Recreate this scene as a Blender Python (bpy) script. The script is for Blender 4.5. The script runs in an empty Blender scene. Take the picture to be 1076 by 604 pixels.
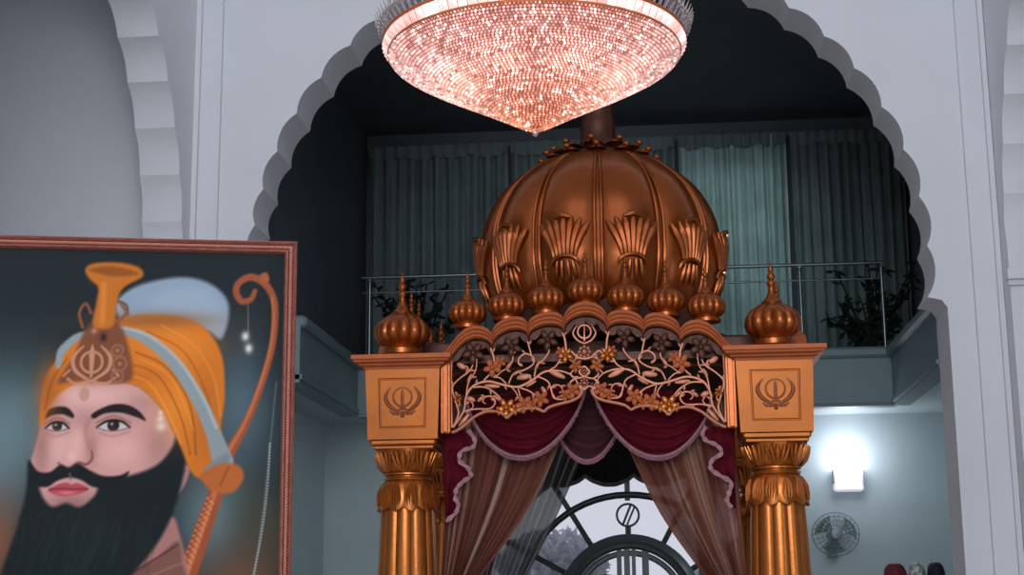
import bpy, math, random
import numpy as np
from mathutils import Vector, Matrix, geometry
PI = math.pi
SC = bpy.context.scene; COL = SC.collection
# ------------------------------------------------------------------ camera
F = 1600.; CX, CY = 538., 302.; PIT, YAW, ROLL, EYE = .2022, .095, -.010, 1.25
f_ = np.array([-math.sin(YAW)*math.cos(PIT), math.cos(YAW)*math.cos(PIT), math.sin(PIT)])
r0 = np.array([math.cos(YAW), math.sin(YAW), 0.]); u0 = np.cross(r0, f_)
r_ = r0*math.cos(ROLL)+u0*math.sin(ROLL); u_ = -r0*math.sin(ROLL)+u0*math.cos(ROLL)
cam = bpy.data.objects.new('camera', bpy.data.cameras.new('camera')); COL.objects.link(cam)
cam.data.sensor_width = 36; cam.data.lens = F*36/1076; cam.data.clip_end = 200
cam.matrix_world = Matrix([[r_[0], u_[0], -f_[0], 0], [r_[1], u_[1], -f_[1], 0], [r_[2], u_[2], -f_[2], EYE], [0, 0, 0, 1]])
SC.camera = cam
def W(px, py, Y):
    d = r_*((px-CX)/F)+u_*((CY-py)/F)+f_
    d = d*(Y/d[1]); return Vector((d[0], d[1], d[2]+EYE))
# ------------------------------------------------------------------ world, lights, exposure
SC.view_settings.view_transform = 'Standard'; SC.view_settings.look = 'None'
SC.view_settings.exposure = 0; SC.view_settings.gamma = 1; SC.view_settings.use_curve_mapping = False
wd = bpy.data.worlds.new('sky'); SC.world = wd; wd.use_nodes = True
wd.node_tree.nodes['Background'].inputs[0].default_value = (.80, .83, .95, 1); wd.node_tree.nodes['Background'].inputs[1].default_value = .8
def area(name, loc, target, sx, sy, power, col, spread=180):
    l = bpy.data.lights.new(name, 'AREA'); l.shape = 'RECTANGLE'; l.size = sx; l.size_y = sy; l.energy = power; l.color = col; l.spread = math.radians(spread)
    o = bpy.data.objects.new(name, l); COL.objects.link(o); o.location = loc
    o.rotation_euler = (Vector(target)-Vector(loc)).to_track_quat('-Z', 'Y').to_euler(); return o
def point(name, loc, power, col, rad=.1):
    l = bpy.data.lights.new(name, 'POINT'); l.energy = power; l.color = col; l.shadow_soft_size = rad
    o = bpy.data.objects.new(name, l); COL.objects.link(o); o.location = loc; return o
area('hall_window_light', (-.5, -2.6, 5.0), (-.5, 10, 3.6), 6.0, 4.0, 500, (.92, .95, 1.0))
area('hall_ceiling_light', (-.5, 6.0, 8.4), (-.5, 7.2, 0), 5.0, 4.0, 45, (1, .93, .88))
area('aisle_left_fill', (-5.2, 6.0, 1.6), (-5.6, 9.5, 3.4), 1.2, 1.6, 12, (.86, .95, .98))  # added fill for the left aisle, no fixture there
area('aisle_right_fill', (4.2, 6.0, 2.2), (3.6, 11.6, 4.0), 1.2, 1.6, 20, (.86, .95, 1.0))  # added fill for the right aisle, no lamp stands there
area('gallery_fill', (1.0, 16.6, 6.85), (1.1, 17.85, 4.4), .9, .2, 2.4, (.8, .97, .95), 90)  # added light without a fixture, brightens the pale gallery curtain
area('sanctum_fill', (-.49, 13.4, 2.85), (-.49, 15.2, 0), 2.4, .5, 18, (.85, .95, 1))  # added fill hidden behind the canopy roof, brightens the sanctum
# ------------------------------------------------------------------ materials
def lin(c): return tuple((v/255/12.92 if v <= 10.3 else ((v/255+.055)/1.055)**2.4) for v in c)
MATS = {}
def mat(name, rgb, rough=.6, metal=0., noise=0., nscale=8., bump=0., bscale=60., attr=None, coat=0., emit=None, es=0., alpha=1., transl=0., rgb2=None, spec=.5):
    m = bpy.data.materials.new(name); m.use_nodes = True; nt = m.node_tree; N = nt.nodes; Lk = nt.links
    b = N['Principled BSDF']; c = lin(rgb)
    b.inputs['Base Color'].default_value = (*c, 1); b.inputs['Roughness'].default_value = rough; b.inputs['Metallic'].default_value = metal
    b.inputs['Specular IOR Level'].default_value = spec
    b.inputs['Coat Weight'].default_value = coat; b.inputs['Coat Roughness'].default_value = .2
    tc = N.new('ShaderNodeTexCoord')
    if noise or rgb2:
        n = N.new('ShaderNodeTexNoise'); n.inputs['Scale'].default_value = nscale; n.inputs['Detail'].default_value = 6; Lk.new(tc.outputs['Object'], n.inputs['Vector'])
        r = N.new('ShaderNodeValToRGB'); c2 = lin(rgb2) if rgb2 else tuple(v*(1-noise) for v in c)
        r.color_ramp.elements[0].position = .32; r.color_ramp.elements[1].position = .68
        r.color_ramp.elements[0].color = (*c2, 1); r.color_ramp.elements[1].color = (*c, 1)
        Lk.new(n.outputs[0], r.inputs[0]); Lk.new(r.outputs[0], b.inputs['Base Color'])
    if attr:
        a = N.new('ShaderNodeVertexColor'); a.layer_name = attr; Lk.new(a.outputs[0], b.inputs['Base Color'])
        if es: Lk.new(a.outputs[0], b.inputs['Emission Color'])
    if bump:
        n = N.new('ShaderNodeTexNoise'); n.inputs['Scale'].default_value = bscale; n.inputs['Detail'].default_value = 4; Lk.new(tc.outputs['Object'], n.inputs['Vector'])
        bm = N.new('ShaderNodeBump'); bm.inputs['Strength'].default_value = bump; bm.inputs['Distance'].default_value = .02
        Lk.new(n.outputs[0], bm.inputs['Height']); Lk.new(bm.outputs[0], b.inputs['Normal'])
    if emit: b.inputs['Emission Color'].default_value = (*lin(emit), 1)
    b.inputs['Emission Strength'].default_value = es
    if alpha < 1 or transl:
        out = N['Material Output']; tr = N.new('ShaderNodeBsdfTransparent'); mx = N.new('ShaderNodeMixShader'); mx.inputs[0].default_value = alpha
        src = b.outputs[0]
        if transl:
            tl = N.new('ShaderNodeBsdfTranslucent'); tl.inputs[0].default_value = (*c, 1); m2 = N.new('ShaderNodeMixShader'); m2.inputs[0].default_value = transl
            Lk.new(b.outputs[0], m2.inputs[1]); Lk.new(tl.outputs[0], m2.inputs[2]); src = m2.outputs[0]
        Lk.new(tr.outputs[0], mx.inputs[1]); Lk.new(src, mx.inputs[2]); Lk.new(mx.outputs[0], out.inputs[0])
    MATS[name] = m; return m
mat('white_wall', (226, 229, 236), .75, noise=.05, nscale=1.2, bump=.05, bscale=25)
mat('aisle_wall', (200, 210, 212), .8, noise=.06, nscale=1)
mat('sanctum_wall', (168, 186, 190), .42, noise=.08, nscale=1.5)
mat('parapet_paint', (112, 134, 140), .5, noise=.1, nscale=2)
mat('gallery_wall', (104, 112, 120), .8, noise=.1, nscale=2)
mat('floor_stone', (190, 186, 178), .3, noise=.1, nscale=2)
mat('ceiling_paint', (230, 230, 232), .8, noise=.03)
mat('gold', (194, 112, 46), .27, .7, noise=.14, nscale=5, bump=.06, bscale=40, coat=.1)
mat('gold_light', (176, 96, 28), .38, .55, noise=.16, nscale=5, coat=.05)
mat('bronze', (164, 84, 30), .27, .66, noise=.22, nscale=4, bump=.05, bscale=30, coat=.12)
mat('copper', (190, 104, 62), .55, .25, noise=.12, nscale=7, spec=.25)
mat('dark_shaded_bronze', (84, 44, 28), .45, .4, noise=.25, nscale=10)  # also holds shade painted on roof, drum, lining, rods and finial
mat('vine_copper', (214, 138, 106), .4, .25, noise=.2, nscale=14)
mat('engraving', (132, 68, 34), .5, .4)
mat('velvet', (92, 10, 28), .8, noise=.3, nscale=6, spec=.15)
mat('velvet_backlit', (20, 20, 24), .9)  # backlit silhouette of the rear valance put into the cloth colour
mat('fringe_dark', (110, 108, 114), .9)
mat('velvet_dark', (66, 14, 28), .85, noise=.3, nscale=6)
mat('fringe', (164, 116, 128), .8, noise=.35, nscale=60)
mat('ribbon', (196, 148, 158), .6, noise=.2, nscale=40)
mat('sheer', (198, 120, 96), .5, attr='tone', alpha=.965, transl=.3)
mat('sheer_backlit', (120, 124, 126), .7, attr='tone', alpha=.88, transl=.35)  # rear sheers: backlit dark and white streaks put into their tones
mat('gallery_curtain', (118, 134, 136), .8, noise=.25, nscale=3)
mat('gallery_curtain_lit', (176, 206, 204), .8, noise=.25, nscale=3)  # lit copy of the gallery curtain, light put into the colour
mat('iron', (34, 40, 42), .35, .3)
mat('iron_grey', (92, 100, 102), .3, .5)
mat('steel', (120, 132, 136), .3, .9)
mat('foliage_dark', (26, 38, 34), .7, noise=.3)
mat('pot', (60, 52, 46), .6)
mat('tree_leaf', (236, 236, 242), .9, noise=.2, nscale=9, transl=.5)
mat('tree_bark', (90, 86, 84), .9)
mat('glass', (230, 235, 240), .05, alpha=.06)
mat('painting', (128, 128, 128), .7, attr='paint', spec=.08)
mat('frame_wood', (150, 86, 74), .45, .15, noise=.35, nscale=40)
mat('frame_bead', (222, 158, 138), .4, .2)
mat('frame_dark', (84, 48, 44), .5, noise=.3, nscale=30)
mat('lamp_white', (255, 255, 255), .5, emit=(255, 250, 255), es=9)
mat('lamp_body', (228, 226, 236), .4, emit=(235, 230, 250), es=.5)
mat('fan_grey', (140, 152, 154), .4, .4)
mat('fan_blade', (112, 132, 134), .4)
mat('crystal', (255, 190, 175), .2, attr='glow', es=1.0)
mat('lamp_shell', (150, 70, 55), .4, emit=(190, 84, 60), es=.32)
mat('band_crystal', (236, 180, 176), .25, attr='glow', es=.75)
mat('clear_crystal', (190, 178, 178), .12, .5, alpha=.75)
mat('table_wood', (110, 74, 52), .5, noise=.3)
mat('cloth_maroon', (110, 24, 40), .8, noise=.2)
mat('cloth_white', (214, 216, 214), .8, rgb2=(90, 96, 98), nscale=26)
mat('cloth_black', (24, 28, 36), .8, noise=.2)
# ------------------------------------------------------------------ mesh helpers
class MB:
    def __init__(s): s.v = []; s.f = []; s.c = None
    def add(s, vs, fs):
        o = len(s.v); s.v += [tuple(p) for p in vs]; s.f += [tuple(i+o for i in q) for q in fs]
    def box(s, x0, x1, y0, y1, z0, z1, bev=0):
        if bev <= 0:
            s.add([(x0, y0, z0), (x1, y0, z0), (x1, y1, z0), (x0, y1, z0), (x0, y0, z1), (x1, y0, z1), (x1, y1, z1), (x0, y1, z1)],
                  [(0, 3, 2, 1), (4, 5, 6, 7), (0, 1, 5, 4), (1, 2, 6, 5), (2, 3, 7, 6), (3, 0, 4, 7)]); return
        b = bev; rows = [(x0+b, x1-b, y0+b, y1-b, z0), (x0, x1, y0, y1, z0+b), (x0, x1, y0, y1, z1-b), (x0+b, x1-b, y0+b, y1-b, z1)]
        vs = []
        for (a, c, d, e, z) in rows:
            q = b if z in (z0+b, z1-b) else b*.5
            vs += [(a+q, d, z), (c-q, d, z), (c, d+q, z), (c, e-q, z), (c-q, e, z), (a+q, e, z), (a, e-q, z), (a, d+q, z)]
        fs = [tuple(range(7, -1, -1)), tuple(range(24, 32))]
        for k in range(3):
            for i in range(8): j = (i+1) % 8; fs.append((k*8+i, k*8+j, k*8+8+j, k*8+8+i))
        s.add(vs, fs)
    def grid(s, rows, closed=False):
        n = len(rows[0]); vs = [p for r in rows for p in r]; fs = []
        for i in range(len(rows)-1):
            for j in range(n if closed else n-1):
                k = (j+1) % n; fs.append((i*n+j, i*n+k, i*n+n+k, i*n+n+j))
        s.add(vs, fs)
    def tube(s, pts, r, seg=6, closed=False, flat=1.0, up=None):
        P = [Vector(p) for p in pts]; n = len(P)
        R = r if hasattr(r, '__len__') else [r]*n
        if len(R) != n: R = list(np.interp(np.linspace(0, 1, n), np.linspace(0, 1, len(R)), R))
        rows = []; ref = Vector(up) if up else None
        for i in range(n):
            t = (P[(i+1) % n]-P[i-1]) if closed else (P[min(i+1, n-1)]-P[max(i-1, 0)])
            t.normalize()
            q = ref or (Vector((0, 1, 0)) if abs(t.y) < .9 else Vector((1, 0, 0)))
            a = t.cross(q); a.normalize(); b = a.cross(t)
            rows.append([P[i]+a*(R[i]*math.cos(k*2*PI/seg))+b*(R[i]*flat*math.sin(k*2*PI/seg)) for k in range(seg)])
        if closed: rows.append(rows[0])
        o = len(s.v); s.grid(rows, True)
        if not closed:
            s.f.append(tuple(o+k for k in range(seg-1, -1, -1))); s.f.append(tuple(o+(n-1)*seg+k for k in range(seg)))
    def lathe(s, prof, seg=32, rf=None, c=(0, 0, 0), ph0=0):
        rows = []
        for k, (r, z) in enumerate(prof):
            rows.append([(c[0]+r*(rf(a, k) if rf else 1)*math.cos(a), c[1]+r*(rf(a, k) if rf else 1)*math.sin(a), c[2]+z) for a in [ph0+2*PI*i/seg for i in range(seg)]])
        s.grid(rows, True)
        o = len(s.v)-seg*len(prof)
        if prof[0][0] > 1e-4: s.f.append(tuple(o+k for k in range(seg-1, -1, -1)))
        if prof[-1][0] > 1e-4: s.f.append(tuple(len(s.v)-seg+k for k in range(seg)))
    def ell(s, c, rx, ry, rz, seg=10, ring=6, M=None):
        rows = []
        for i in range(ring+1):
            t = PI*i/ring; rows.append([Vector((rx*math.sin(t)*math.cos(2*PI*j/seg), ry*math.sin(t)*math.sin(2*PI*j/seg), rz*math.cos(t))) for j in range(seg)])
        if M: rows = [[M @ p for p in r] for r in rows]
        s.grid([[p+Vector(c) for p in r][::-1] for r in rows], True)
    def xf(s, fn): s.v = [tuple(fn(Vector(p))) for p in s.v]; return s
    def build(s, name, m, parent=None, smooth=False, weld=False, kind=None):
        me = bpy.data.meshes.new(name); me.from_pydata(s.v, [], s.f); me.materials.append(MATS[m])
        if weld:
            import bmesh
            b = bmesh.new(); b.from_mesh(me); bmesh.ops.remove_doubles(b, verts=b.verts, dist=1e-4); bmesh.ops.recalc_face_normals(b, faces=b.faces); b.to_mesh(me); b.free()
        if smooth: 
            me.polygons.foreach_set('use_smooth', [True]*len(me.polygons))
            try: me.set_sharp_from_angle(angle=math.radians(smooth if smooth is not True else 50))
            except Exception: pass
        o = bpy.data.objects.new(name, me); COL.objects.link(o)
        if parent: o.parent = parent
        if kind: o['kind'] = kind
        return o
def tag(o, label, cat, group=None, kind=None):
    o['label'] = label; o['category'] = cat
    if group: o['group'] = group
    if kind: o['kind'] = kind
    return o
def thing(name, label, cat, loc=(0, 0, 0), group=None, rz=0):
    o = bpy.data.objects.new(name, None); COL.objects.link(o); o.location = loc; o.rotation_euler = (0, 0, rz); o.empty_display_size = .1
    return tag(o, label, cat, group)
def copy_tree(o, parent=None):
    c = o.copy(); COL.objects.link(c); c.parent = parent
    for ch in [x for x in bpy.data.objects if x.parent == o]: copy_tree(ch, c)
    return c
def smooth(pts, n=6, closed=False):
    p = [Vector(q) for q in pts]; N = len(p); out = []
    for i in range(N if closed else N-1):
        a, b, c, d = (p[i-1], p[i], p[(i+1) % N], p[(i+2) % N]) if closed else (p[max(i-1, 0)], p[i], p[i+1], p[min(i+2, N-1)])
        for k in range(n):
            t = k/n; out.append(.5*((2*b)+(-a+c)*t+(2*a-5*b+4*c-d)*t*t+(-a+3*b-3*c+d)*t**3))
    if not closed: out.append(p[-1])
    return out
def prism(name, loops, fn, m, kind='structure', parent=None):
    """polygon with holes in 2D; fn(u, v, side) -> point; side 0 front, 1 back"""
    flat = [[Vector((a, b, 0)) for a, b in L] for L in loops]
    tri = geometry.tessellate_polygon(flat); pts = [p for L in flat for p in L]; n = len(pts); mb = MB()
    mb.v = [tuple(fn(p.x, p.y, 0)) for p in pts]+[tuple(fn(p.x, p.y, 1)) for p in pts]
    for a, b, c in tri: mb.f.append((a, b, c)); mb.f.append((c+n, b+n, a+n))
    o = 0
    for L in flat:
        k = len(L)
        for i in range(k): j = (i+1) % k; mb.f.append((o+i, o+j, o+j+n, o+i+n))
        o += k
    return mb.build(name, m, parent, smooth=30, weld=True, kind=kind)
def struct(name, m, *boxes):
    mb = MB()
    for b in boxes: mb.box(*b)
    return mb.build(name, m, kind='structure')
# ================================================================== SETTING
XL, XR, XC = -3.80, 2.705, -.575
struct('floor', 'floor_stone', (-6.6, 5.5, -3.2, 16.2, -.2, 0))
struct('ceiling', 'ceiling_paint', (-6.6, 5.5, -3.2, 12.5, 8.6, 8.8))
struct('wall_back', 'white_wall', (-6.6, 5.5, -3.4, -3.2, 0, 8.6))
struct('wall_aisle_left', 'aisle_wall', (-6.6, -6.4, -3.2, 12.5, 0, 8.6))
struct('wall_aisle_right', 'aisle_wall', (5.3, 5.5, -3.2, 12.5, 0, 8.6))
def scallops(cx, cz, R, angs, dep=.32, n=7):
    pts = []
    for a, b in zip(angs[:-1], angs[1:]):
        A = Vector((cx+R*math.cos(math.radians(a)), cz+R*math.sin(math.radians(a)))); B = Vector((cx+R*math.cos(math.radians(b)), cz+R*math.sin(math.radians(b))))
        M = (A+B)/2; out = (M-Vector((cx, cz))).normalized(); ch = (B-A).length
        for k in range(n):
            t = k/n; h = math.sin(PI*t)**.8*ch*dep
            p = A.lerp(B, t)+out*h; pts.append((p.x, p.y))
    p = (cx+R*math.cos(math.radians(angs[-1])), cz+R*math.sin(math.radians(angs[-1]))); pts.append(p)
    return pts
right = [-7.4, 1.3, 9.8, 18.3, 26.5, 34.8, 42.4, 50.3]; left = [52.6, 45.4, 37.7, 30., 22.4, 15.2, 8.7, 1.0, -7.4]
top = [50.3+77.1*k/10 for k in range(1, 10)]
arch = scallops(XC, 3.9, 2.735, right+top+[180-a for a in left], .15)
jx = 2.86
loop = [(-6.4, 0), (XC-jx, 0), (XC-jx, 3.46), (XC-jx+.04, 3.52)]+arch[::-1]+[(XC+jx-.04, 3.52), (XC+jx, 3.46), (XC+jx, 0), (5.3, 0), (5.3, 8.6), (-6.4, 8.6)]
prism('wall_front', [loop], lambda a, b, s: (a, 12.0+.5*s, b), 'white_wall')
sa = scallops(9.4, 3.9, 2.30, [9.5*k for k in range(0, 19)]+[180], .12)
side = [(-3.2, 0), (7.05, 0), (7.05, 3.9)]+sa[::-1][1:-1]+[(11.7, 3.9), (11.7, 0), (12.0, 0), (12.0, 8.6), (-3.2, 8.6)]
prism('wall_left', [side], lambda a, b, s: (XL-.33*s, a, b), 'white_wall')
prism('wall_right', [side], lambda a, b, s: (XR+.45*s, a, b), 'white_wall')
for i, (x0, x1, d) in enumerate(((2.49, 2.66, .05), (2.66, 2.70, .10), (-3.59, -3.76, .05), (-3.76, -3.80, .10))):
    a, b = sorted((x0, x1)); struct('trim_%d' % (i+1), 'white_wall', (a, b, 12-d, 12.0, 0, 8.6))
struct('trim_5', 'white_wall', (XR-.03, XR+.45, 11.62, 11.7, 3.60, 3.68), (XR-.02, XR+.45, 11.66, 11.7, 3.56, 3.60))
struct('trim_6', 'white_wall', (XL-.33, XL+.03, 11.62, 11.7, 3.60, 3.68), (XL-.33, XL+.02, 11.66, 11.7, 3.56, 3.60))
# sanctum behind the arch
SL, SR = -3.55, 3.05
struct('wall_sanctum_left', 'sanctum_wall', (SL-.2, SL, 12.5, 16.2, 0, 3.1)); struct('wall_sanctum_right', 'sanctum_wall', (SR, SR+.2, 12.5, 16.2, 0, 3.1))
WC = (-.342, 1.152); WR = 1.52
wl = [(WC[0]+WR*math.cos(a), WC[1]+WR*math.sin(a)) for a in np.linspace(0, PI, 49)]
hole = [(WC[0]+WR, .25)]+wl+[(WC[0]-WR, .25)]
prism('wall_sanctum_back', [[(SL, 0), (SR, 0), (SR, 3.1), (SL, 3.1)], hole[::-1]], lambda a, b, s: (a, 16.0+.2*s, b), 'sanctum_wall')
# gallery floor runs round three sides at 3.1 m
struct('gallery_floor', 'sanctum_wall', (SL, SR, 15.02, 18.2, 3.10, 3.22), (SL, -3.17, 12.52, 15.02, 3.10, 3.22), (2.45, SR, 12.52, 15.02, 3.10, 3.22))
def parapet(name, x0, x1, y0, y1, inx):
    mb = MB(); mb.box(x0, x1, y0, y1, 3.06, 3.56)
    a, b, c, d = (x0, x1, y0-.05, y1+.02) if inx == 'b' else ((x0-.02, x1+.05, y0, y1) if inx == 'l' else (x0-.05, x1+.02, y0, y1))
    mb.box(a, b, c, d, 3.535, 3.64, .025); e = .03
    a, b, c, d = (x0, x1, y0-.02, y1) if inx == 'b' else ((x0, x1+.02, y0, y1) if inx == 'l' else (x0-.02, x1, y0, y1))
    mb.box(a, b, c, d, 3.09, 3.13)
    return mb.build(name, 'parapet_paint', kind='structure')
parapet('gallery_parapet_back', -3.0, 2.31, 15.0, 15.16, 'b'); parapet('gallery_parapet_left', -3.16, -3.0, 12.5, 15.0, 'l'); parapet('gallery_parapet_right', 2.28, 2.44, 12.5, 15.0, 'r')
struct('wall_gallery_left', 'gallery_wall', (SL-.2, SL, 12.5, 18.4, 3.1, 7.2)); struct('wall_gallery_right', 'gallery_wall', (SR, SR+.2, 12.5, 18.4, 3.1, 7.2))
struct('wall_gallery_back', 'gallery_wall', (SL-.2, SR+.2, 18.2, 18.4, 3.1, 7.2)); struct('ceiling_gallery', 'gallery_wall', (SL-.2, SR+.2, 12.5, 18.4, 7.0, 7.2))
struct('ground', 'tree_bark', (-20, 20, 16.2, 40, -.3, -.1))
# round-headed window with spoked iron tracery
def arc(c, r, a0, a1, y, n=40): return [(c[0]+r*math.cos(a0+(a1-a0)*k/n), y, c[1]+r*math.sin(a0+(a1-a0)*k/n)) for k in range(n+1)]
win = bpy.data.objects.new('window_1', None); COL.objects.link(win); win['kind'] = 'structure'
m = MB(); m.tube(arc(WC, 1.53, 0, PI, 16.0), .05, 8); m.tube([(WC[0]-1.53, 16, 1.152), (WC[0]-1.53, 16, .25)], .05, 8); m.tube([(WC[0]+1.53, 16, 1.152), (WC[0]+1.53, 16, .25)], .05, 8)
m.tube([(WC[0]-1.53, 16, .25), (WC[0]+1.53, 16, .25)], .05, 8); m.build('window_frame', 'iron', win, True)
m = MB(); m.tube(arc(WC, 1.16, 0, 2*PI, 16.05, 64)[:-1], .035, 8, closed=True)
for k in range(12):
    a = PI/2+k*PI/6+.02; r1 = 1.53 if abs(math.cos(a)) > .02 or math.sin(a) > 0 else 1.2
    if math.sin(a) < -.3: r1 = 1.15
    p = [(WC[0]+r*math.cos(a), 16.05, WC[1]+r*math.sin(a)) for r in (.74, r1)]
    if k == 0: p = [(WC[0], 16.05, WC[1]+1.1), (WC[0], 16.05, WC[1]+1.53)]; m.tube([(WC[0], 16.05, WC[1]+.70), (WC[0], 16.05, WC[1]+.84)], .03, 6)
    m.tube(p, .028, 6)
m.tube(arc((WC[0], WC[1]+.95), .115, 0, 2*PI, 16.05, 20)[:-1], .012, 6, closed=True)
m.tube([(WC[0]-.05, 16.05, WC[1]+.86), (WC[0]+.03, 16.05, WC[1]+1.05)], .012, 6); m.tube([(WC[0]-.01, 16.05, WC[1]+.85), (WC[0]+.07, 16.05, WC[1]+1.03)], .010, 6)
m.build('tracery', 'iron', win, True)
m = MB()
prof = [(.60, -.04), (.62, -.07), (.65, -.05), (.68, -.08), (.72, -.05), (.755, -.03), (.755, .03), (.60, .03), (.60, -.04)]
m.grid([[(WC[0]+r*math.cos(a), 16.04+y, WC[1]+r*math.sin(a)) for a in np.linspace(0, 2*PI, 64, False)] for r, y in prof], True)
for dx, w in ((-.10, .025), (-.02, .03), (.05, .02), (.17, .035)): m.box(WC[0]+dx-w, WC[0]+dx+w, 16.0, 16.06, .25, WC[1]+.6)
m.tube(arc((WC[0], WC[1]), .56, 0, 2*PI, 16.04, 48)[:-1], .03, 6, closed=True); m.tube(arc((WC[0]-.24, WC[1]+.17), .10, 0, 2*PI, 16.04, 24)[:-1], .08, 8, closed=True)
m.box(WC[0]-.6, WC[0]+.6, 16.0, 16.05, WC[1]-.05, WC[1]+.0)
m.build('inner_ring', 'iron_grey', win, 40)
m = MB(); m.add([(x, 16.1, z) for x, z in hole], [tuple(range(len(hole)))]); m.build('pane', 'glass', win)
# ================================================================== WINDOW SURROUNDINGS
rnd = random.Random(5)
def tree(x, y, h, cr, label):
    t = thing('tree', label, 'tree', (x, y, -.1), 'trees outside the round window')
    m = MB(); m.tube([(0, 0, 0), (.05, 0, h*.4), (-.02, .05, h*.75)], [.14, .1, .05], 8)
    for k in range(6):
        a = k*1.05; m.tube([(0, 0, h*.4+k*.1), (cr*.5*math.cos(a), cr*.5*math.sin(a), h*.7)], [.05, .02], 5)
    m.build('trunk', 'tree_bark', t, True)
    m = MB()
    for k in range(2600):
        d = Vector((rnd.gauss(0, 1), rnd.gauss(0, 1), rnd.gauss(0, 1))).normalized()*cr*(rnd.random()**.33)
        d.x *= 1+.25*math.sin(3*d.z); c = Vector((0, 0, h-cr*.6))+d; s = .05+rnd.random()*.06
        a = Vector((rnd.gauss(0, 1), rnd.gauss(0, 1), rnd.gauss(0, 1))).normalized(); b = a.orthogonal().normalized()
        m.add([c-a*s, c+b*s*.5, c+a*s, c-b*s*.5], [(0, 1, 2, 3)])
    m.build('foliage', 'tree_leaf', t)
tree(-1.35, 19.0, 1.95, .62, 'pale grey leafy tree outside the round window, left of the inner ring')
tree(1.0, 20.0, 1.7, .7, 'pale grey leafy tree outside the round window, behind the right sheer curtain')
# ================================================================== GALLERY ABOVE
def fold_panel(x0, x1, z0, z1, y, nf, amp, seed, n=None):
    rs = random.Random(seed); n = n or nf*10; ph = [rs.random()*.5 for _ in range(nf+1)]
    rows = []
    for j in range(9):
        z = z0+(z1-z0)*j/8; row = []
        for i in range(n+1):
            t = i/n; k = t*nf; q = ph[min(int(k), nf)]
            row.append((x0+(x1-x0)*t+.01*math.sin(k*5+j*.4), y+amp*(math.cos(2*PI*k+q)+.35*math.sin(5.1*k+q*6))*(1-.15*math.sin(j*.8)), z))
        rows.append(row)
    m = MB(); m.grid(rows); return m
for x0, x1, lab, s in ((-3.45, -1.75, 'grey-green gathered curtain on the dark gallery, left of the dome', 1), (-1.70, .28, 'grey-green gathered curtain on the dark gallery, mostly behind the dome', 2),
                       (.34, 1.62, 'grey-green gathered curtain with caught light painted paler, right of the dome on the gallery', 3), (1.68, 3.0, 'dark grey-green curtain at the right end of the gallery', 4)):
    t = thing('gallery_curtain', lab, 'curtain', (0, 0, 0), 'gallery curtains')
    fold_panel(x0, x1, 3.26, 6.72, 17.85, 11, .035, s).build('curtain_cloth', 'gallery_curtain_lit' if s == 3 else 'gallery_curtain', t, True)
    m = MB(); rows = []
    for j in range(4): rows.append([(x0+(x1-x0)*i/80, 17.80+.02*math.cos(i*.9), 6.60+.13*j/3*1-(.05*abs(math.sin(i*.16)) if j == 0 else 0)) for i in range(81)])
    m.grid(rows); m.tube([(x0-.02, 17.85, 6.72), (x1+.02, 17.85, 6.72)], .02, 8); m.build('pelmet', 'gallery_curtain', t, True)
t = thing('balcony_railing', 'thin steel railing along the back parapet of the gallery', 'railing', (0, 15.08, 3.64))
for z, r in ((.86, .018), (.70, .009)):
    m = MB(); m.tube([(-2.98, 0, z), (2.29, 0, z)], r, 8); m.build('rail', 'steel', t, True)
for x in (-2.9, -1.45, 0., 1.45, 2.25):
    m = MB(); m.tube([(x, 0, -.002), (x, 0, .80)], .018, 8); m.lathe([(.035, 0), (.035, .02), (.02, .03)], 12, c=(x, 0, 0)); m.ell((x, 0, .81), .025, .025, .025); m.box(x-.01, x+.01, -.01, .01, .80, .86); m.build('post', 'steel', t, True)
def plant(x, y, h, label, seed):
    rs = random.Random(seed); t = thing('potted_plant', label, 'plant', (x, y, 3.22))
    m = MB(); m.lathe([(.13, 0), (.2, .34), (.22, .36), (.22, .40), (.19, .40), (.17, .35)], 20); m.build('pot', 'pot', t, True)
    m = MB()
    for k in range(26):
        a = rs.random()*2*PI; L = h*(.45+.55*rs.random()); sp = (.15+.4*rs.random())
        p = [Vector((0, 0, .3)).lerp(Vector((math.cos(a)*sp, math.sin(a)*sp*.6, .3+L)), q)+Vector((0, 0, .12*math.sin(q*PI))) for q in np.linspace(0, 1, 6)]
        m.tube(p, [.012, .008], 4)
        for q in range(2, 6):
            for _ in range(3):
                c = p[q]; d = Vector((rs.gauss(0, 1), rs.gauss(0, 1), rs.gauss(0, .6))).normalized()*.13; s_ = d.orthogonal().normalized()*.035
                m.add([c, c+d*.5+s_, c+d, c+d*.5-s_], [(0, 1, 2, 3)])
    m.build('foliage', 'foliage_dark', t)
plant(-2.55, 16.0, 1.15, 'dark potted plant on the gallery, left of the dome', 3); plant(2.25, 16.0, 1.15, 'dark potted plant on the gallery at the far right', 8)
# ================================================================== BACK WALL OF THE SANCTUM
t = thing('wall_lamp', 'bright white wall lamp glowing on the back wall, right of the canopy', 'lamp', (1.92, 15.99, 2.42))
m = MB(); m.box(-.15, .15, -.10, 0.005, -.12, .06, .02); m.build('lamp_body', 'lamp_body', t)
for a, b in ((-.155, -.14), (.14, .155)): m = MB(); m.box(a, b, -.12, 0, -.04, .10); m.build('bracket', 'fan_grey', t)
m = MB(); m.tube([(-.13, -.06, .14), (.13, -.06, .14)], .07, 14); m.build('lamp_tube', 'lamp_white', t, True)
point('wall_lamp_glow', (1.92, 15.72, 2.66), 17, (.93, .89, 1), .22)
t = thing('wall_fan', 'round grey caged wall fan below the glowing wall lamp', 'fan', (1.73, 15.62, 1.86))
m = MB()
for r, y in ((.235, 0), (.23, -.03), (.19, -.075), (.14, -.095), (.09, -.105)): m.tube([(r*math.cos(a), y, r*math.sin(a)*.92) for a in np.linspace(0, 2*PI, 36, False)], .004, 5, closed=True)
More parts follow.
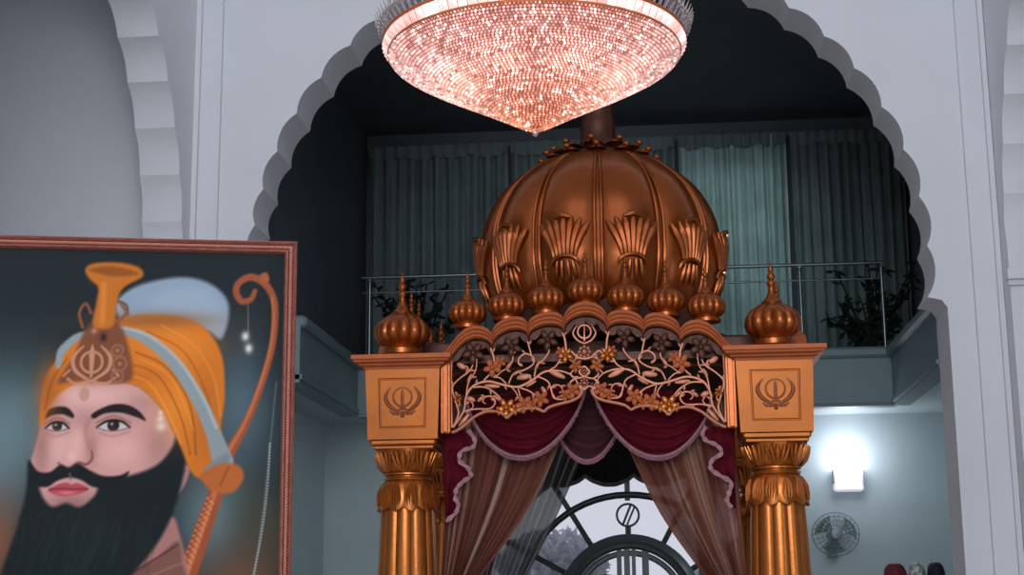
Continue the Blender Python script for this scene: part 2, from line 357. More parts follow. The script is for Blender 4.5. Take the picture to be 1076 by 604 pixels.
for k in range(24):
    a = k*PI/12; m.tube([(r*math.cos(a), y, r*math.sin(a)*.92) for r, y in ((.06, -.11), (.14, -.095), (.19, -.075), (.235, 0), (.19, .08), (.08, .10))], .0028, 4)
m.build('cage', 'fan_grey', t, True)
m = MB(); m.lathe([(0, -.125), (.05, -.12), (.06, -.10), (.055, .1), (.07, .12), (.07, .26), (.0, .27)], 16); m.xf(lambda p: Vector((p.x, p.z, -p.y))); m.build('motor', 'fan_grey', t, True)
for k in range(3):
    m = MB(); a = k*2*PI/3+.4
    q = [[(r*math.cos(a+w*(.2+r*2.2)), -.03+.03*w, r*.92*math.sin(a+w*(.2+r*2.2))) for w in (-1, -.5, 0, .5, 1)] for r in (.05, .1, .15, .19, .205)]
    m.grid(q); m.build('blade', 'fan_blade', t, True)
m = MB(); m.tube([(0, .22, -.02), (0, .30, -.10), (0, .365, -.14)], .02, 8); m.box(-.05, .05, .36, .378, -.22, -.06); m.build('bracket', 'fan_grey', t, True)
# bundles on a cabinet at the lower right (only their tops show)
t = thing('side_cabinet', 'low brown cabinet under the cloth bundles at the lower right', 'cabinet', (2.22, 14.0, 0))
m = MB(); m.box(-.32, .32, -.25, .25, .05, 1.28, .01); m.box(-.34, .34, -.27, .27, 1.28, 1.315, .01); m.box(-.28, .28, -.2, .2, 0, .05); m.build('body', 'table_wood', t)
m = MB(); m.box(-.29, -.01, -.265, -.25, .1, 1.24, .004); m.build('door', 'table_wood', t); m = MB(); m.box(.01, .29, -.265, -.25, .1, 1.24, .004); m.build('door', 'table_wood', t)
for dx, w, h, mt, lab in ((-.17, .105, .215, 'cloth_maroon', 'maroon cloth bundle, leftmost of the three at the lower right'), (.02, .075, .225, 'cloth_white', 'white cloth bundle with grey pattern between the maroon and the black one'), (.185, .08, .22, 'cloth_black', 'black cloth bundle, rightmost of the three at the lower right')):
    m = MB(); rows = []
    for k in range(9):
        th = PI/2*k/8; rr = math.cos(th)**.5 if k < 8 else 0
        rows.append([(w*rr*math.cos(a)*(1+.06*math.sin(5*a+k)), .13*rr*math.sin(a)*(1+.05*math.cos(4*a)), h*math.sin(th)**.8*(1+.05*math.sin(6*a+k*.9)*rr)) for a in np.linspace(0, 2*PI, 28, False)])
    m.grid(rows, True); m.f.append(tuple(range(27, -1, -1)))
    o = m.build('cloth_bundle', mt, None, True); o.location = (2.22+dx, 14.0, 1.316); tag(o, lab, 'cloth bundle', 'cloth bundles on the cabinet')
# ================================================================== THRONE CANOPY
PX, PY = -.487, 10.5
pal = thing('throne_canopy', 'large carved golden canopy with ribbed bronze dome standing under the scalloped arch', 'canopy', (PX, PY, 0))
DEP = 2.43   # overall depth
HB = .265; CXo = 1.295
ys = (HB, DEP-HB)
def lobed(n, d, p=.5, ph=0): return lambda a, k: (1-d)+d*abs(math.sin(n/2*(a-ph)))**p
# columns
m = MB(); prof = [(.30, .22), (.235, .26), (.225, .5), (.222, .8), (.218, 1.1), (.210, 1.41), (.198, 1.7), (.188, 1.90)]
m.lathe(prof, 144, lobed(10, .12, .45, -PI/2+PI/10))
m0 = MB(); m0.box(-.32, .32, -.32, .32, 0, .12, .015); m0.lathe([(.31, .12), (.32, .16), (.30, .2), (.25, .24)], 40)
c0 = MB()   # leaf collar
def leafr(a, k): return 1+.05*abs(math.sin(6*a))*(k > 0)
prof2 = [(.150, 2.085), (.178, 2.06), (.194, 2.02), (.198, 1.97), (.200, 1.92), (.212, 1.895)]
rows = [[(r*leafr(a, k)*math.cos(a), r*leafr(a, k)*math.sin(a), z-(.03*abs(math.sin(6*a)) if k == 5 else 0)) for a in np.linspace(0, 2*PI, 144, False)] for k, (r, z) in enumerate(prof2)]
rows.append([(.185*math.cos(a), .185*math.sin(a), 1.88) for a in np.linspace(0, 2*PI, 144, False)]); c0.grid(rows[::-1], True)
for k in range(12):
    a = k*PI/6+PI/12
    for da in (-.14, -.05, .05, .14):
        c0.tube([((r+.004)*math.cos(a+da*s), (r+.004)*math.sin(a+da*s), z) for r, z, s in ((.186, 2.05, .5), (.204, 2.0, .9), (.209, 1.95, 1.1), (.214, 1.905, .8))], [.004, .010, .010, .003], 5)
n0 = MB(); n0.lathe([(.145, 2.077), (.165, 2.085), (.170, 2.10), (.150, 2.108), (.150, 2.112), (.172, 2.12), (.172, 2.132), (.15, 2.14)], 48)
b0 = MB(); b0.lathe([(.145, 2.13), (.165, 2.14), (.185, 2.165), (.198, 2.21), (.212, 2.26), (.220, 2.295)], 96, lambda a, k: 1+.03*math.sin(8*a)*(0 < k < 5))
for k in range(8):
    a = k*PI/4+PI/8*0-PI/2; 
    for da, w in ((0, .022), (-.17, .015), (.17, .015), (.30, .011), (-.30, .011)):
        b0.tube([((r+.006)*math.cos(a+da*s), (r+.006)*math.sin(a+da*s), z) for r, z, s in ((.165, 2.14, .3), (.195, 2.185, .9), (.212, 2.23, 1.1), (.232, 2.275, 1.2))], [w*.5, w, w, w*.4], 6)
s0 = MB(); s0.box(-.215, .215, -.215, .215, 2.292, 2.318, .006); s0.box(-.232, .232, -.232, .232, 2.316, 2.362, .012)
# corner block with sunk panel
def block(hw, z0, z1):
    mb = MB(); tp = .018
    def face(rot):
        vs = []; c, s = math.cos(rot), math.sin(rot)
        def q(x, z, d):
            w = hw-tp*(z1-z)/(z1-z0); x = x*w; y = -w+d; return (x*c-y*s, x*s+y*c, z)
        zc, hz = (z0+z1)/2-.002, (z1-z0)/2
        lv = [(1, 1, 0), (.66, .70, 0), (.64, .68, .010), (.62, .66, .010), (.60, .64, .002), (0, 0, .002)]
        rings = [[q(-a, zc-b*hz, d), q(a, zc-b*hz, d), q(a, zc+b*hz, d), q(-a, zc+b*hz, d)] for a, b, d in lv[:-1]]
        o = len(mb.v); mb.grid(rings, True); mb.f.append(tuple(len(mb.v)-4+k for k in range(4)))
    for k in range(4): face(k*PI/2)
    w0 = hw-tp
    mb.add([(-w0, -w0, z0), (w0, -w0, z0), (w0, w0, z0), (-w0, w0, z0)], [(3, 2, 1, 0)]); mb.add([(-hw, -hw, z1), (hw, -hw, z1), (hw, hw, z1), (-hw, hw, z1)], [(0, 1, 2, 3)])
    return mb
def khanda(y=-.003, s=.0064):
    mb = MB(); T = lambda q, r, **k: mb.tube([(a*s, y, b*s) for a, b in q], [v*s for v in r] if hasattr(r, '__len__') else r*s, 6, **k)
    T([(9*math.cos(a), 9*math.sin(a)+1) for a in np.linspace(0, 2*PI, 28, False)], 1.1, closed=True)
    def fl(poly, th=.008):
        n = len(poly); c = (sum(p[0] for p in poly)/n*s, y-th, sum(p[1] for p in poly)/n*s)
        mb.add([(a*s, y, b*s) for a, b in poly]+[c], [(i, (i+1) % n, n) for i in range(n)])
    fl([(0, 16), (-2.2, 12), (-2.4, 2), (-1.6, -9), (0, -12), (1.6, -9), (2.4, 2), (2.2, 12)])
    for k in (-1, 1):
        T(smooth([(k*9, 13, 0), (k*15, 6, 0), (k*16.5, 0, 0), (k*13, -7, 0), (k*6, -12, 0), (0, -16, 0)], 4) and [(p.x, p.y) for p in smooth([(k*9, 13, 0), (k*15, 6, 0), (k*16.5, 0, 0), (k*13, -7, 0), (k*6, -12, 0), (0, -16, 0)], 4)], [.4, 1.6, 2.2, 2.0, 1.4, .8])
        T([(0, -13), (k*5, -15.5), (k*9, -14)], 1.1); T([(0, -10), (k*4, -11)], 1.1); T([(k*12, -12), (k*8, -16)], .9)
    mb.ell((0, y, -17*s), 2*s, 1.5*s, 2*s, 8, 5)
    return mb
first = None
for ix in (-1, 1):
    for iy in (0, 1):
        if first is None:
            col = m.build('column', 'gold', pal, 35); first = col
            for mb, nm, mt in ((m0, 'column_base', 'gold'), (c0, 'leaf_collar', 'gold'), (n0, 'neck_ring', 'gold'), (b0, 'capital', 'gold'), (s0, 'capital_slab', 'gold_light')): mb.build(nm, mt, col, 40)
        else: col = copy_tree(first, pal)
        col.location = (ix*CXo, ys[iy], 0)
firstb = None
for ix in (-1, 1):
    for iy in (0, 1):
        if firstb is None:
            blk = block(.265, 2.36, 2.865).build('corner_block', 'gold_light', pal); firstb = blk
            e = khanda().build('emblem', 'engraving', blk, True); e.location = (0, -.2505, 2.645); e.scale = (1.14, 1, 1.14); e['label'] = 'sunk dark khanda emblem of ring, sword and crossed curved blades'
        else: blk = copy_tree(firstb, pal)
        blk.location = (ix*CXo, ys[iy], 0); blk.rotation_euler = (0, 0, 0 if iy == 0 else PI)
# cornice over each block
cb = None
for ix in (-1, 1):
    for iy in (0, 1):
        if cb is None:
            mb = MB(); prof = [(.27, 2.850), (.275, 2.866), (.30, 2.874), (.305, 2.886), (.335, 2.896), (.34, 2.910), (.352, 2.916), (.352, 2.945), (.26, 2.950)]
            rings = [[(-w, -w, z), (w, -w, z), (w, w, z), (-w, w, z)] for w, z in prof]; mb.grid(rings, True); mb.f.append(tuple(len(mb.v)-4+k for k in range(4))); mb.f.append((3, 2, 1, 0))
            cb = c = mb.build('cornice', 'copper', pal)
        else: c = cb.copy(); COL.objects.link(c); c.parent = pal
        c.location = (ix*CXo, ys[iy], 0)
# scalloped fascia band, one for each side
Z0 = 3.294
def ztop(x):
    x = abs(x); cs = [(-.1525, -.12), (.1525, -.12), (.405, -.15), (.66, -.205)]; ap = [0, -.066, -.096]
    for i in range(3):
        if x <= cs[i+1][0]:
            t = (x-cs[i][0])/(cs[i+1][0]-cs[i][0]); b = cs[i][1]*(1-t)+cs[i+1][1]*t; mid = (cs[i][1]+cs[i+1][1])/2
            return Z0+b+(ap[i]-mid)*math.sqrt(max(0, 1-(2*t-1)**2))
    xs = [.66, .69, .73, .79, .85, .90, .95, .99, 1.03, 1.2]; zs = [-.205, -.172, -.153, -.147, -.170, -.213, -.275, -.325, -.352, -.36]
    return Z0+float(np.interp(x, xs, zs))
XS = sorted(set([round(v, 4) for v in np.linspace(-1.06, 1.06, 213)]+[s*v for s in (-1, 1) for v in (.1525, .405, .66)]))
def band():
    mb = MB(); rows = []
    sh = [(0, .30), (0, .02), (0, -.012)]
    for b in range(3):
        for k in range(1, 6): s_ = .006+.026*b+.026*k/5; sh.append((s_, -.012+.012*b-.014*math.sin(PI*k/5)))
    sh += [(.090, .03), (.090, .06)]
    for s_, y in sh: rows.append([(x*(1-.03*s_), y, ztop(x)-s_) for x in XS])
    mb.grid(rows); return mb
def web():   # lobed reveal inside the scallops, with recess shade painted dark
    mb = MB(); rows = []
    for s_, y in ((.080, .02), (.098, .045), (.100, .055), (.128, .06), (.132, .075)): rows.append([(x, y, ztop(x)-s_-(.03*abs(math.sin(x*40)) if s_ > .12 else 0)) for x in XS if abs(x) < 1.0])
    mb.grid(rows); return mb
def q2(zx, zy, y=.0):   # fretwork drawing units (left half) to canopy coordinates
    w = W(460+zx/4.025, 310+zy/4.025, PY+.05); return Vector((w.x-PX, .05+y, w.z))
def fret():
    mb = MB(); C = [
     ([(70, 555), (110, 490), (120, 430), (150, 385), (210, 365), (280, 380), (340, 388), (400, 360), (450, 325), (510, 320), (560, 335), (585, 360)], [3, 5, 5, 6, 6, 6, 6, 6, 5, 5, 4, 3]),
     ([(65, 560), (88, 500), (72, 440), (62, 390), (90, 355), (135, 320), (152, 285)], [5, 5, 4, 4, 4, 4, 3]),
     ([(120, 430), (130, 370), (160, 320), (165, 270)], [4, 3.5, 3, 3]), ([(300, 375), (320, 335), (370, 315), (405, 290), (402, 262), (372, 248), (345, 265), (342, 290), (356, 300)], [4, 4, 4, 4, 4, 4, 4, 4, 3]),
     ([(408, 345), (420, 300), (450, 270), (470, 240), (468, 215)], 4), ([(470, 320), (500, 300), (520, 270), (540, 258)], 4), ([(150, 390), (200, 390), (250, 420), (285, 465)], [5, 4, 4, 3]),
     ([(108, 492), (160, 482), (220, 480), (243, 455), (230, 430), (203, 430), (190, 448), (202, 460)], [5, 4, 4, 4, 4, 4, 3, 2.5]), ([(340, 390), (385, 405), (420, 430)], 4),
     ([(425, 345), (465, 365), (480, 400), (492, 435), (530, 440), (560, 425)], 4), ([(500, 440), (480, 405), (490, 382), (515, 382), (528, 400), (515, 414)], 3.5),
     ([(195, 360), (225, 330), (240, 310)], 4), ([(290, 375), (262, 350), (230, 345)], 3.5), ([(300, 310), (318, 270), (312, 230)], 3.5), ([(240, 350), (275, 320), (300, 310)], 3), ([(95, 310), (120, 300), (132, 320)], 3.5), ([(120, 500), (150, 470), (135, 445)], 3),
     ([(340, 395), (350, 430), (365, 455)], 3.5), ([(540, 260), (575, 280), (590, 250)], 3.5), ([(585, 360), (600, 390), (610, 415)], 4), ([(300, 380), (330, 410), (345, 450)], 3), ([(560, 335), (580, 310), (600, 290)], 3.5),
     ([(58, 270), (56, 400), (60, 560)], 5), ([(395, 255), (388, 225), (380, 195)], 4), ([(240, 300), (236, 260), (224, 225)], 5), ([(545, 250), (538, 190), (528, 160)], 5)]
    low = [(60, 582), (80, 574), (110, 555), (150, 520), (185, 500), (215, 492), (250, 494), (275, 503), (294, 522)], [(294, 522), (315, 500), (345, 485), (380, 480), (415, 480), (450, 494)], [(450, 494), (470, 476), (500, 465), (560, 450), (590, 436), (606, 420), (613, 400)]
    L = [[(-452, 586)] and (-100, 0)]; s = .0066/4.025
    def both(fn):
        for k in (1, -1):
            o = len(mb.v); fn()
            if k == -1: mb.v[o:] = [(-x, y, z) for x, y, z in mb.v[o:]]
    def left():
        for q, r in C:
            p = smooth([q2(a, b) for a, b in q], 5); rr = [v*s*1.0 for v in r] if hasattr(r, '__len__') else r*s*1.0
            mb.tube(p, rr, 6, flat=.9)
            for i in range(7, len(p)-3, 9):
                T = (p[i+1]-p[i-1]).normalized(); sd = 1 if (i//9) % 2 else -1; a_ = math.atan2(T.z, T.x)+sd*.8; c = p[i]+Vector((math.cos(a_), 0, math.sin(a_)))*13*s
                mb.ell(c, 12*s, .005, 5*s, 7, 4, Matrix(((math.cos(a_), 0, -math.sin(a_)), (0, 1, 0), (math.sin(a_), 0, math.cos(a_)))))
        for q in low: mb.tube(smooth([q2(a, b, -.01) for a, b in q], 5), 6.5*s, 7)
        for x, y, l, w, a in ((230, 385, 34, 9, 5), (365, 346, 32, 13, -8), (505, 335, 38, 12, 25), (140, 440, 20, 11, 20), (112, 528, 34, 9, -50), (84, 432, 26, 8, 70), (180, 440, 16, 8, -40), (300, 300, 22, 8, -55), (395, 375, 26, 7, -30), (250, 435, 20, 7, 40), (450, 405, 22, 9, 60), (575, 390, 20, 9, 20), (100, 300, 22, 12, 30), (420, 300, 24, 7, -65), (135, 350, 20, 6, -60), (330, 330, 22, 7, -30)):
            a = math.radians(a); c = q2(x, y, -.004)
            M = Matrix(((math.cos(a), 0, math.sin(a)), (0, 1, 0), (-math.sin(a), 0, math.cos(a))))
            mb.ell(c, l*s, .006, w*s, 8, 6, M)
    both(left); return mb
def flower(zx, zy, r, n=5, sc=1.):
    mb = MB(); c = q2(zx, zy, -.012); s = .0066/4.025*r
    for k in range(n):
        a = k*2*PI/n+.4; M = Matrix(((math.cos(a), 0, math.sin(a)), (0, 1, 0), (-math.sin(a), 0, math.cos(a))))
        mb.ell(c+Vector((math.cos(a), 0, -math.sin(a)))*s*.62, s*.5, .010, s*.34, 8, 6, M)
    mb.ell(c-Vector((0, .006, 0)), s*.26, .012, s*.26, 8, 6); return mb
def centre_motif():
    mb = MB(); cx = 614.; u = lambda a, b: q2((cx-460)*4.025+(a-297), b)
    mb.tube([u(297+28*math.cos(t), 155+28*math.sin(t)) for t in np.linspace(0, 2*PI, 20, False)], .0075, 6, closed=True); mb.tube([u(297, 120), u(297, 195)], [.003, .010, .008], 6)
    for k in (-1, 1):
        mb.tube(smooth([u(297+k*32, 130), u(297+k*48, 160), u(297+k*30, 190), u(297, 205)], 5), [.004, .008, .006], 6)
        mb.tube(smooth([u(297, 270), u(297+k*30, 262), u(297+k*62, 235), u(297+k*88, 258), u(297+k*100, 232)], 5), .008, 6)
        mb.tube(smooth([u(297, 345), u(297+k*22, 325), u(297, 300), ], 5), .008, 6); mb.tube(smooth([u(297, 345), u(297+k*40, 352), u(297+k*62, 330)], 5), .007, 6)
        mb.tube(smooth([u(297, 400), u(297+k*22, 385), u(297+k*45, 395), u(297+k*60, 372), u(297+k*42, 355)], 5), .008, 6)
    for b, r in ((240, .030), (330, .018), (372, .022)):
        for k in range(8): a = k*PI/4; c = u(297, b)+Vector((math.cos(a), 0, math.sin(a)))*r*1.2; mb.ell(c, r*.42, .01, r*.42, 7, 5)
        mb.ell(u(297, b), r*.6, .014, r*.6, 8, 6)
    return mb
FL = [(290, 478, 40, 'gold'), (365, 462, 36, 'copper'), (435, 440, 34, 'copper'), (540, 255, 32, 'gold'), (232, 308, 36, 'copper'), (150, 245, 46, 'dark_shaded_bronze'), (312, 218, 42, 'dark_shaded_bronze'), (465, 190, 42, 'dark_shaded_bronze'), (570, 405, 34, 'copper'), (85, 435, 18, 'gold'), (262, 285, 26, 'copper'), (400, 470, 24, 'copper'), (330, 485, 24, 'gold'), (520, 240, 22, 'copper'), (585, 300, 28, 'copper'), (540, 425, 26, 'copper'), (260, 490, 20, 'gold')]
sets = [('front', 0, Vector((0, 0, 0)), 1.0), ('rear', PI, Vector((0, DEP, 0)), 1.0), ('left', -PI/2, Vector((-1.56, DEP/2, 0)), (DEP-4*HB)/2.06), ('right', PI/2, Vector((1.56, DEP/2, 0)), (DEP-4*HB)/2.06)]
bmesh0 = wb0 = fr0 = cm0 = None; fls = []
for nm, rot, off, sc in sets:
    if bmesh0 is None:
        bd = band().build('scalloped_band', 'copper', pal, 40); wb = web().build('shaded_lining', 'dark_shaded_bronze', pal, 40); fr = fret().build('fretwork', 'vine_copper', pal, True)
        for x, y, r, mt in FL:
            for k in (1, -1):
                fm = flower(x, y, r)
                if k < 0: fm.xf(lambda p: Vector((-p.x, p.y, p.z)))
                fm.build('flower', mt, fr, True)
        centre_motif().build('centre_motif', 'vine_copper', fr, True)
        # stile beside the blocks
        st = []
        for k in (-1, 1):
            mb = MB(); a, b = sorted((k*1.032, k*.955)); mb.box(a, b, .03, .10, 2.39, 2.93, .008); a, b = sorted((k*1.012, k*.975)); mb.box(a, b, .018, .03, 2.40, 2.88, .004)
            st.append(mb.build('stile', 'bronze', pal))
        bmesh0 = (bd, wb, fr, *st); sub = bmesh0
    else:
        sub = [copy_tree(o, pal) for o in bmesh0]
        for o in sub: o.location = off; o.rotation_euler = (0, 0, rot); o.scale = (sc, 1, 1)
# roof, drum and dome
m = MB(); m.box(-1.42, 1.42, .14, DEP-.14, 2.90, 2.955); m.box(-1.25, 1.25, .5, DEP-.5, 2.955, 3.12, .02); m.build('roof', 'dark_shaded_bronze', pal)  # roof and drum colour darkened for the shade behind the fretwork
DC = Vector((.075, DEP/2, 0))
m = MB(); m.lathe([(1.02, 3.12), (1.02, 3.17), (.93, 3.19), (.88, 3.24), (.84, 3.34), (.82, 3.40)], 72, c=DC); m.build('drum', 'dark_shaded_bronze', pal, True)
kz = lambda y: 3.90+(265-y)*.00775
pts = [(114, 335), (122, 320), (128, 303), (131, 286), (131, 268), (129.5, 250), (125.5, 235), (118, 219), (107, 203), (93, 190), (76, 178), (60, 170), (46, 166)]
pp = smooth([(r*.0073, 0, kz(y)) for r, y in pts], 4); DP = [(p.x, p.z) for p in pp]
def dr(z): return float(np.interp(z, [p[1] for p in DP], [p[0] for p in DP]))
PH0 = -PI/2+.02
def lob(a): return .925+.075*abs(math.sin(6*(a-PH0)))**.62
m = MB(); rows = [[(r*lob(a)*math.cos(a)+DC.x, r*lob(a)*math.sin(a)+DC.y, z) for a in np.linspace(0, 2*PI, 240, False)] for r, z in DP]; m.grid(rows, True)
dome = m.build('dome', 'bronze', pal, 60)
def on(a, z, off=0.): r = dr(z)*lob(a)+off; return Vector((r*math.cos(a)+DC.x, r*math.sin(a)+DC.y, z))
for k in range(12):
    a = PH0+k*PI/6; m = MB()
    for da in (-.028, .028): m.tube([on(a+da*min(1, .55+dr(z)*.5), z, .012) for z in np.linspace(DP[0][1], DP[-1][1], 30)], [.013]*29+[.008], 6)
    m.build('rib', 'bronze', dome, True)
for k in range(12):
    a0 = PH0+(k+.5)*PI/6; m = MB(); zb, zt = W(627, 270, 10.84).z, W(627, 227, 10.84).z
    for j in range(-3, 4):
        w = j/3; p = []
        for t in np.linspace(0, 1, 9):
            z = zb+(zt-.05*abs(w)**1.5-zb)*t; aa = a0+w*(.085+.115*t**1.6); p.append(on(aa, z, .018+.02*t*t))
        m.tube(p, [.014, .018, .021, .024, .027, .030, .030, .024, .010], 6, flat=.7)
    m.tube([on(a0+w*.07, zt-.005-.012*abs(w*2), .05) for w in (-1, -.5, 0, .5, 1)], [.008, .018, .026, .018, .008], 6)
    m.tube([on(a0+.115*math.cos(t), zb-.07+.075*math.sin(t), .02) for t in np.linspace(0, PI, 11)], [.008, .016, .018, .018, .016, .008], 6)
    for j in (-1.2, -.45, .45, 1.2): m.tube([on(a0+.05*j*(1+.5*t), zb-.03-.16*t, .015) for t in np.linspace(0, 1, 6)], [.010, .018, .016, .004], 6)
    m.build('palmette', 'bronze', dome, True)
m = MB()
for ring, (n, r, z, tilt, L) in enumerate(((12, .40, kz(174), .35, .09), (10, .30, kz(166), .8, .12))):
    for k in range(n):
        a = k*2*PI/n+ring*.2; d = Vector((math.cos(a), math.sin(a), 0)); tg = Vector((-math.sin(a), math.cos(a), 0)); rows = []
        for t in np.linspace(0, 1, 7):
            c = Vector((DC.x, DC.y, z))+d*(r-.16+.22*t+.02*math.sin(t*PI))+Vector((0, 0, L*.6*math.sin(t*1.9)-.0*t)); w = .085*math.sin(PI*min(1, .25+t*.75))**.6*(1-.0*t)+.004
            rows.append([c+tg*w*q+Vector((0, 0, .03*(1-q*q))) for q in (-1, -.6, 0, .6, 1)])
        m.grid(rows); m.ell(rows[-1][2], .03, .03, .022, 8, 5)
m.build('lotus_collar', 'bronze', pal, 60)
m = MB(); z0 = kz(168)
m.lathe([(.30, z0-.05), (.30, z0+.04), (.22, z0+.09), (.15, z0+.14), (.135, z0+.26), (.145, z0+.30), (.13, z0+.34), (.12, z0+.46), (.15, z0+.56), (.17, z0+.64), (.13, z0+.70), (.07, z0+.76), (.10, z0+.80), (.10, z0+.84), (.05, z0+.90), (.03, z0+1.0), (.045, z0+1.04), (.0, z0+1.14)], 28, c=DC); m.build('finial', 'dark_shaded_bronze', pal, True)  # dark colour paints the shade under the chandelier
# little domes on the fascia and bigger ones over the corners
def small(r, h):
    mb = MB(); b = [(.72, 0), (.72, .10), (.60, .14), (.62, .17), (.80, .22), (.95, .33), (1.0, .45), (.97, .57), (.85, .69), (.66, .79), (.44, .86), (.30, .91)]
    n = 12; seg = 96
    mb.lathe([(x*r, z*h) for x, z in b], seg, lambda a, k: (1-.12+.12*abs(math.sin(n/2*a))**.7) if k >= 4 else 1)
    sp = MB(); sp.lathe([(.34*r, .88*h), (.36*r, .92*h), (.22*r, 1.0*h), (.13*r, 1.12*h), (.10*r, 1.25*h), (.16*r, 1.29*h), (.16*r, 1.33*h), (.08*r, 1.38*h), (.15*r, 1.45*h), (.13*r, 1.50*h), (.06*r, 1.56*h), (.10*r, 1.62*h), (.03*r, 1.72*h), (.0, 1.85*h)], 16)
    return mb, sp
s1 = s2 = None
def put_small(x, y, z):
    global s1
    if s1 is None:
        a, b = small(.14, .235); s1 = o = a.build('small_dome', 'bronze', pal, 60); b.build('spire', 'bronze', o, True)
    else: o = copy_tree(s1, pal)
    o.location = (x, y, z)
for i in range(-3, 4):
    x = i*.2825+(.0 if i else 0); z = Z0+[-.012, -.06, -.10, -.145][abs(i)]
    put_small(x, .14, z); put_small(x, DEP-.14, z)
for k in (-1, 1):
    for y in (DEP/2, DEP/2+.38): put_small(k*1.43, y, Z0-.06)
for ix in (-1, 1):
    for iy in (0, 1):
        if s2 is None:
            a, b = small(.205, .34); a.lathe([(.165, -.038), (.165, -.02), (.15, -.005), (.14, .003)], 40); s2 = o = a.build('corner_dome', 'bronze', pal, 60); b.build('spire', 'bronze', o, True)
        else: o = copy_tree(s2, pal)
        o.location = (ix*1.325-.01, ys[iy]-(.04 if iy == 0 else -.04), 2.985)
# ---- painted portrait: pigments laid down shape by shape on the canvas (u,v in canvas units) ----
def psmooth(pts, n=6, closed=True):
    p = np.array(pts, float); N = len(p); out = []
    rng = range(N if closed else N-1)
    for i in rng:
        if closed: a, b, c, d = p[i-1], p[i], p[(i+1) % N], p[(i+2) % N]
        else: a, b, c, d = p[max(i-1, 0)], p[i], p[i+1], p[min(i+2, N-1)]
        for k in range(n):
            t = k/n
            out.append(.5*((2*b)+(-a+c)*t+(2*a-5*b+4*c-d)*t*t+(-a+3*b-3*c+d)*t**3))
    if not closed: out.append(p[-1])
    return np.array(out)
class Painter:
    def __init__(s, X, Y):
        s.X, s.Y = X, Y; s.C = np.zeros(X.shape+(3,)); s.mask = None
    def _box(s, q, m):
        return np.where((s.X > q[:, 0].min()-m) & (s.X < q[:, 0].max()+m) & (s.Y > q[:, 1].min()-m) & (s.Y < q[:, 1].max()+m))
    def _mix(s, idx, a, col):
        col = np.array(col, float)
        s.C[idx] = s.C[idx]*(1-a[:, None])+col*a[:, None]
    def blob(s, pts, col, soft=1.0, alpha=1., sm=True):
        q = psmooth(pts) if sm else np.array(pts, float)
        idx = s._box(q, soft*2+1); x, y = s.X[idx], s.Y[idx]
        ins = np.zeros(x.shape, bool); d2 = np.full(x.shape, 1e9)
        for i in range(len(q)):
            x0, y0 = q[i-1]; x1, y1 = q[i]
            if y0 != y1:
                c = ((y0 > y) != (y1 > y)) & (x < (x1-x0)*(y-y0)/(y1-y0)+x0)
                ins ^= c
            L = (x1-x0)**2+(y1-y0)**2+1e-9
            t = np.clip(((x-x0)*(x1-x0)+(y-y0)*(y1-y0))/L, 0, 1)
            d2 = np.minimum(d2, (x-x0-t*(x1-x0))**2+(y-y0-t*(y1-y0))**2)
        sd = np.sqrt(d2)*np.where(ins, 1, -1)
        s._mix(idx, np.clip(sd/(2*soft)+.5, 0, 1)*alpha, col)
    def stroke(s, pts, w, col, soft=.8, alpha=1.):
        q = psmooth(pts, 6, False); n = len(q)
        w = np.interp(np.linspace(0, 1, n), np.linspace(0, 1, len(np.atleast_1d(w))) if np.ndim(w) else [0, 1], w if np.ndim(w) else [w, w])
        idx = s._box(q, w.max()+soft*2); x, y = s.X[idx], s.Y[idx]; best = np.full(x.shape, -1e9)
        for i in range(n-1):
            x0, y0 = q[i]; x1, y1 = q[i+1]; L = (x1-x0)**2+(y1-y0)**2+1e-9
            t = np.clip(((x-x0)*(x1-x0)+(y-y0)*(y1-y0))/L, 0, 1)
            d = np.sqrt((x-x0-t*(x1-x0))**2+(y-y0-t*(y1-y0))**2)
            best = np.maximum(best, (w[i]*(1-t)+w[i+1]*t)/2-d)
        s._mix(idx, np.clip(best/(2*soft)+.5, 0, 1)*alpha, col)
    def glow(s, cx, cy, rx, ry, col, alpha=1.):
        a = np.exp(-(((s.X-cx)/rx)**2+((s.Y-cy)/ry)**2))*alpha
        s.C = s.C*(1-a[..., None])+np.array(col, float)*a[..., None]
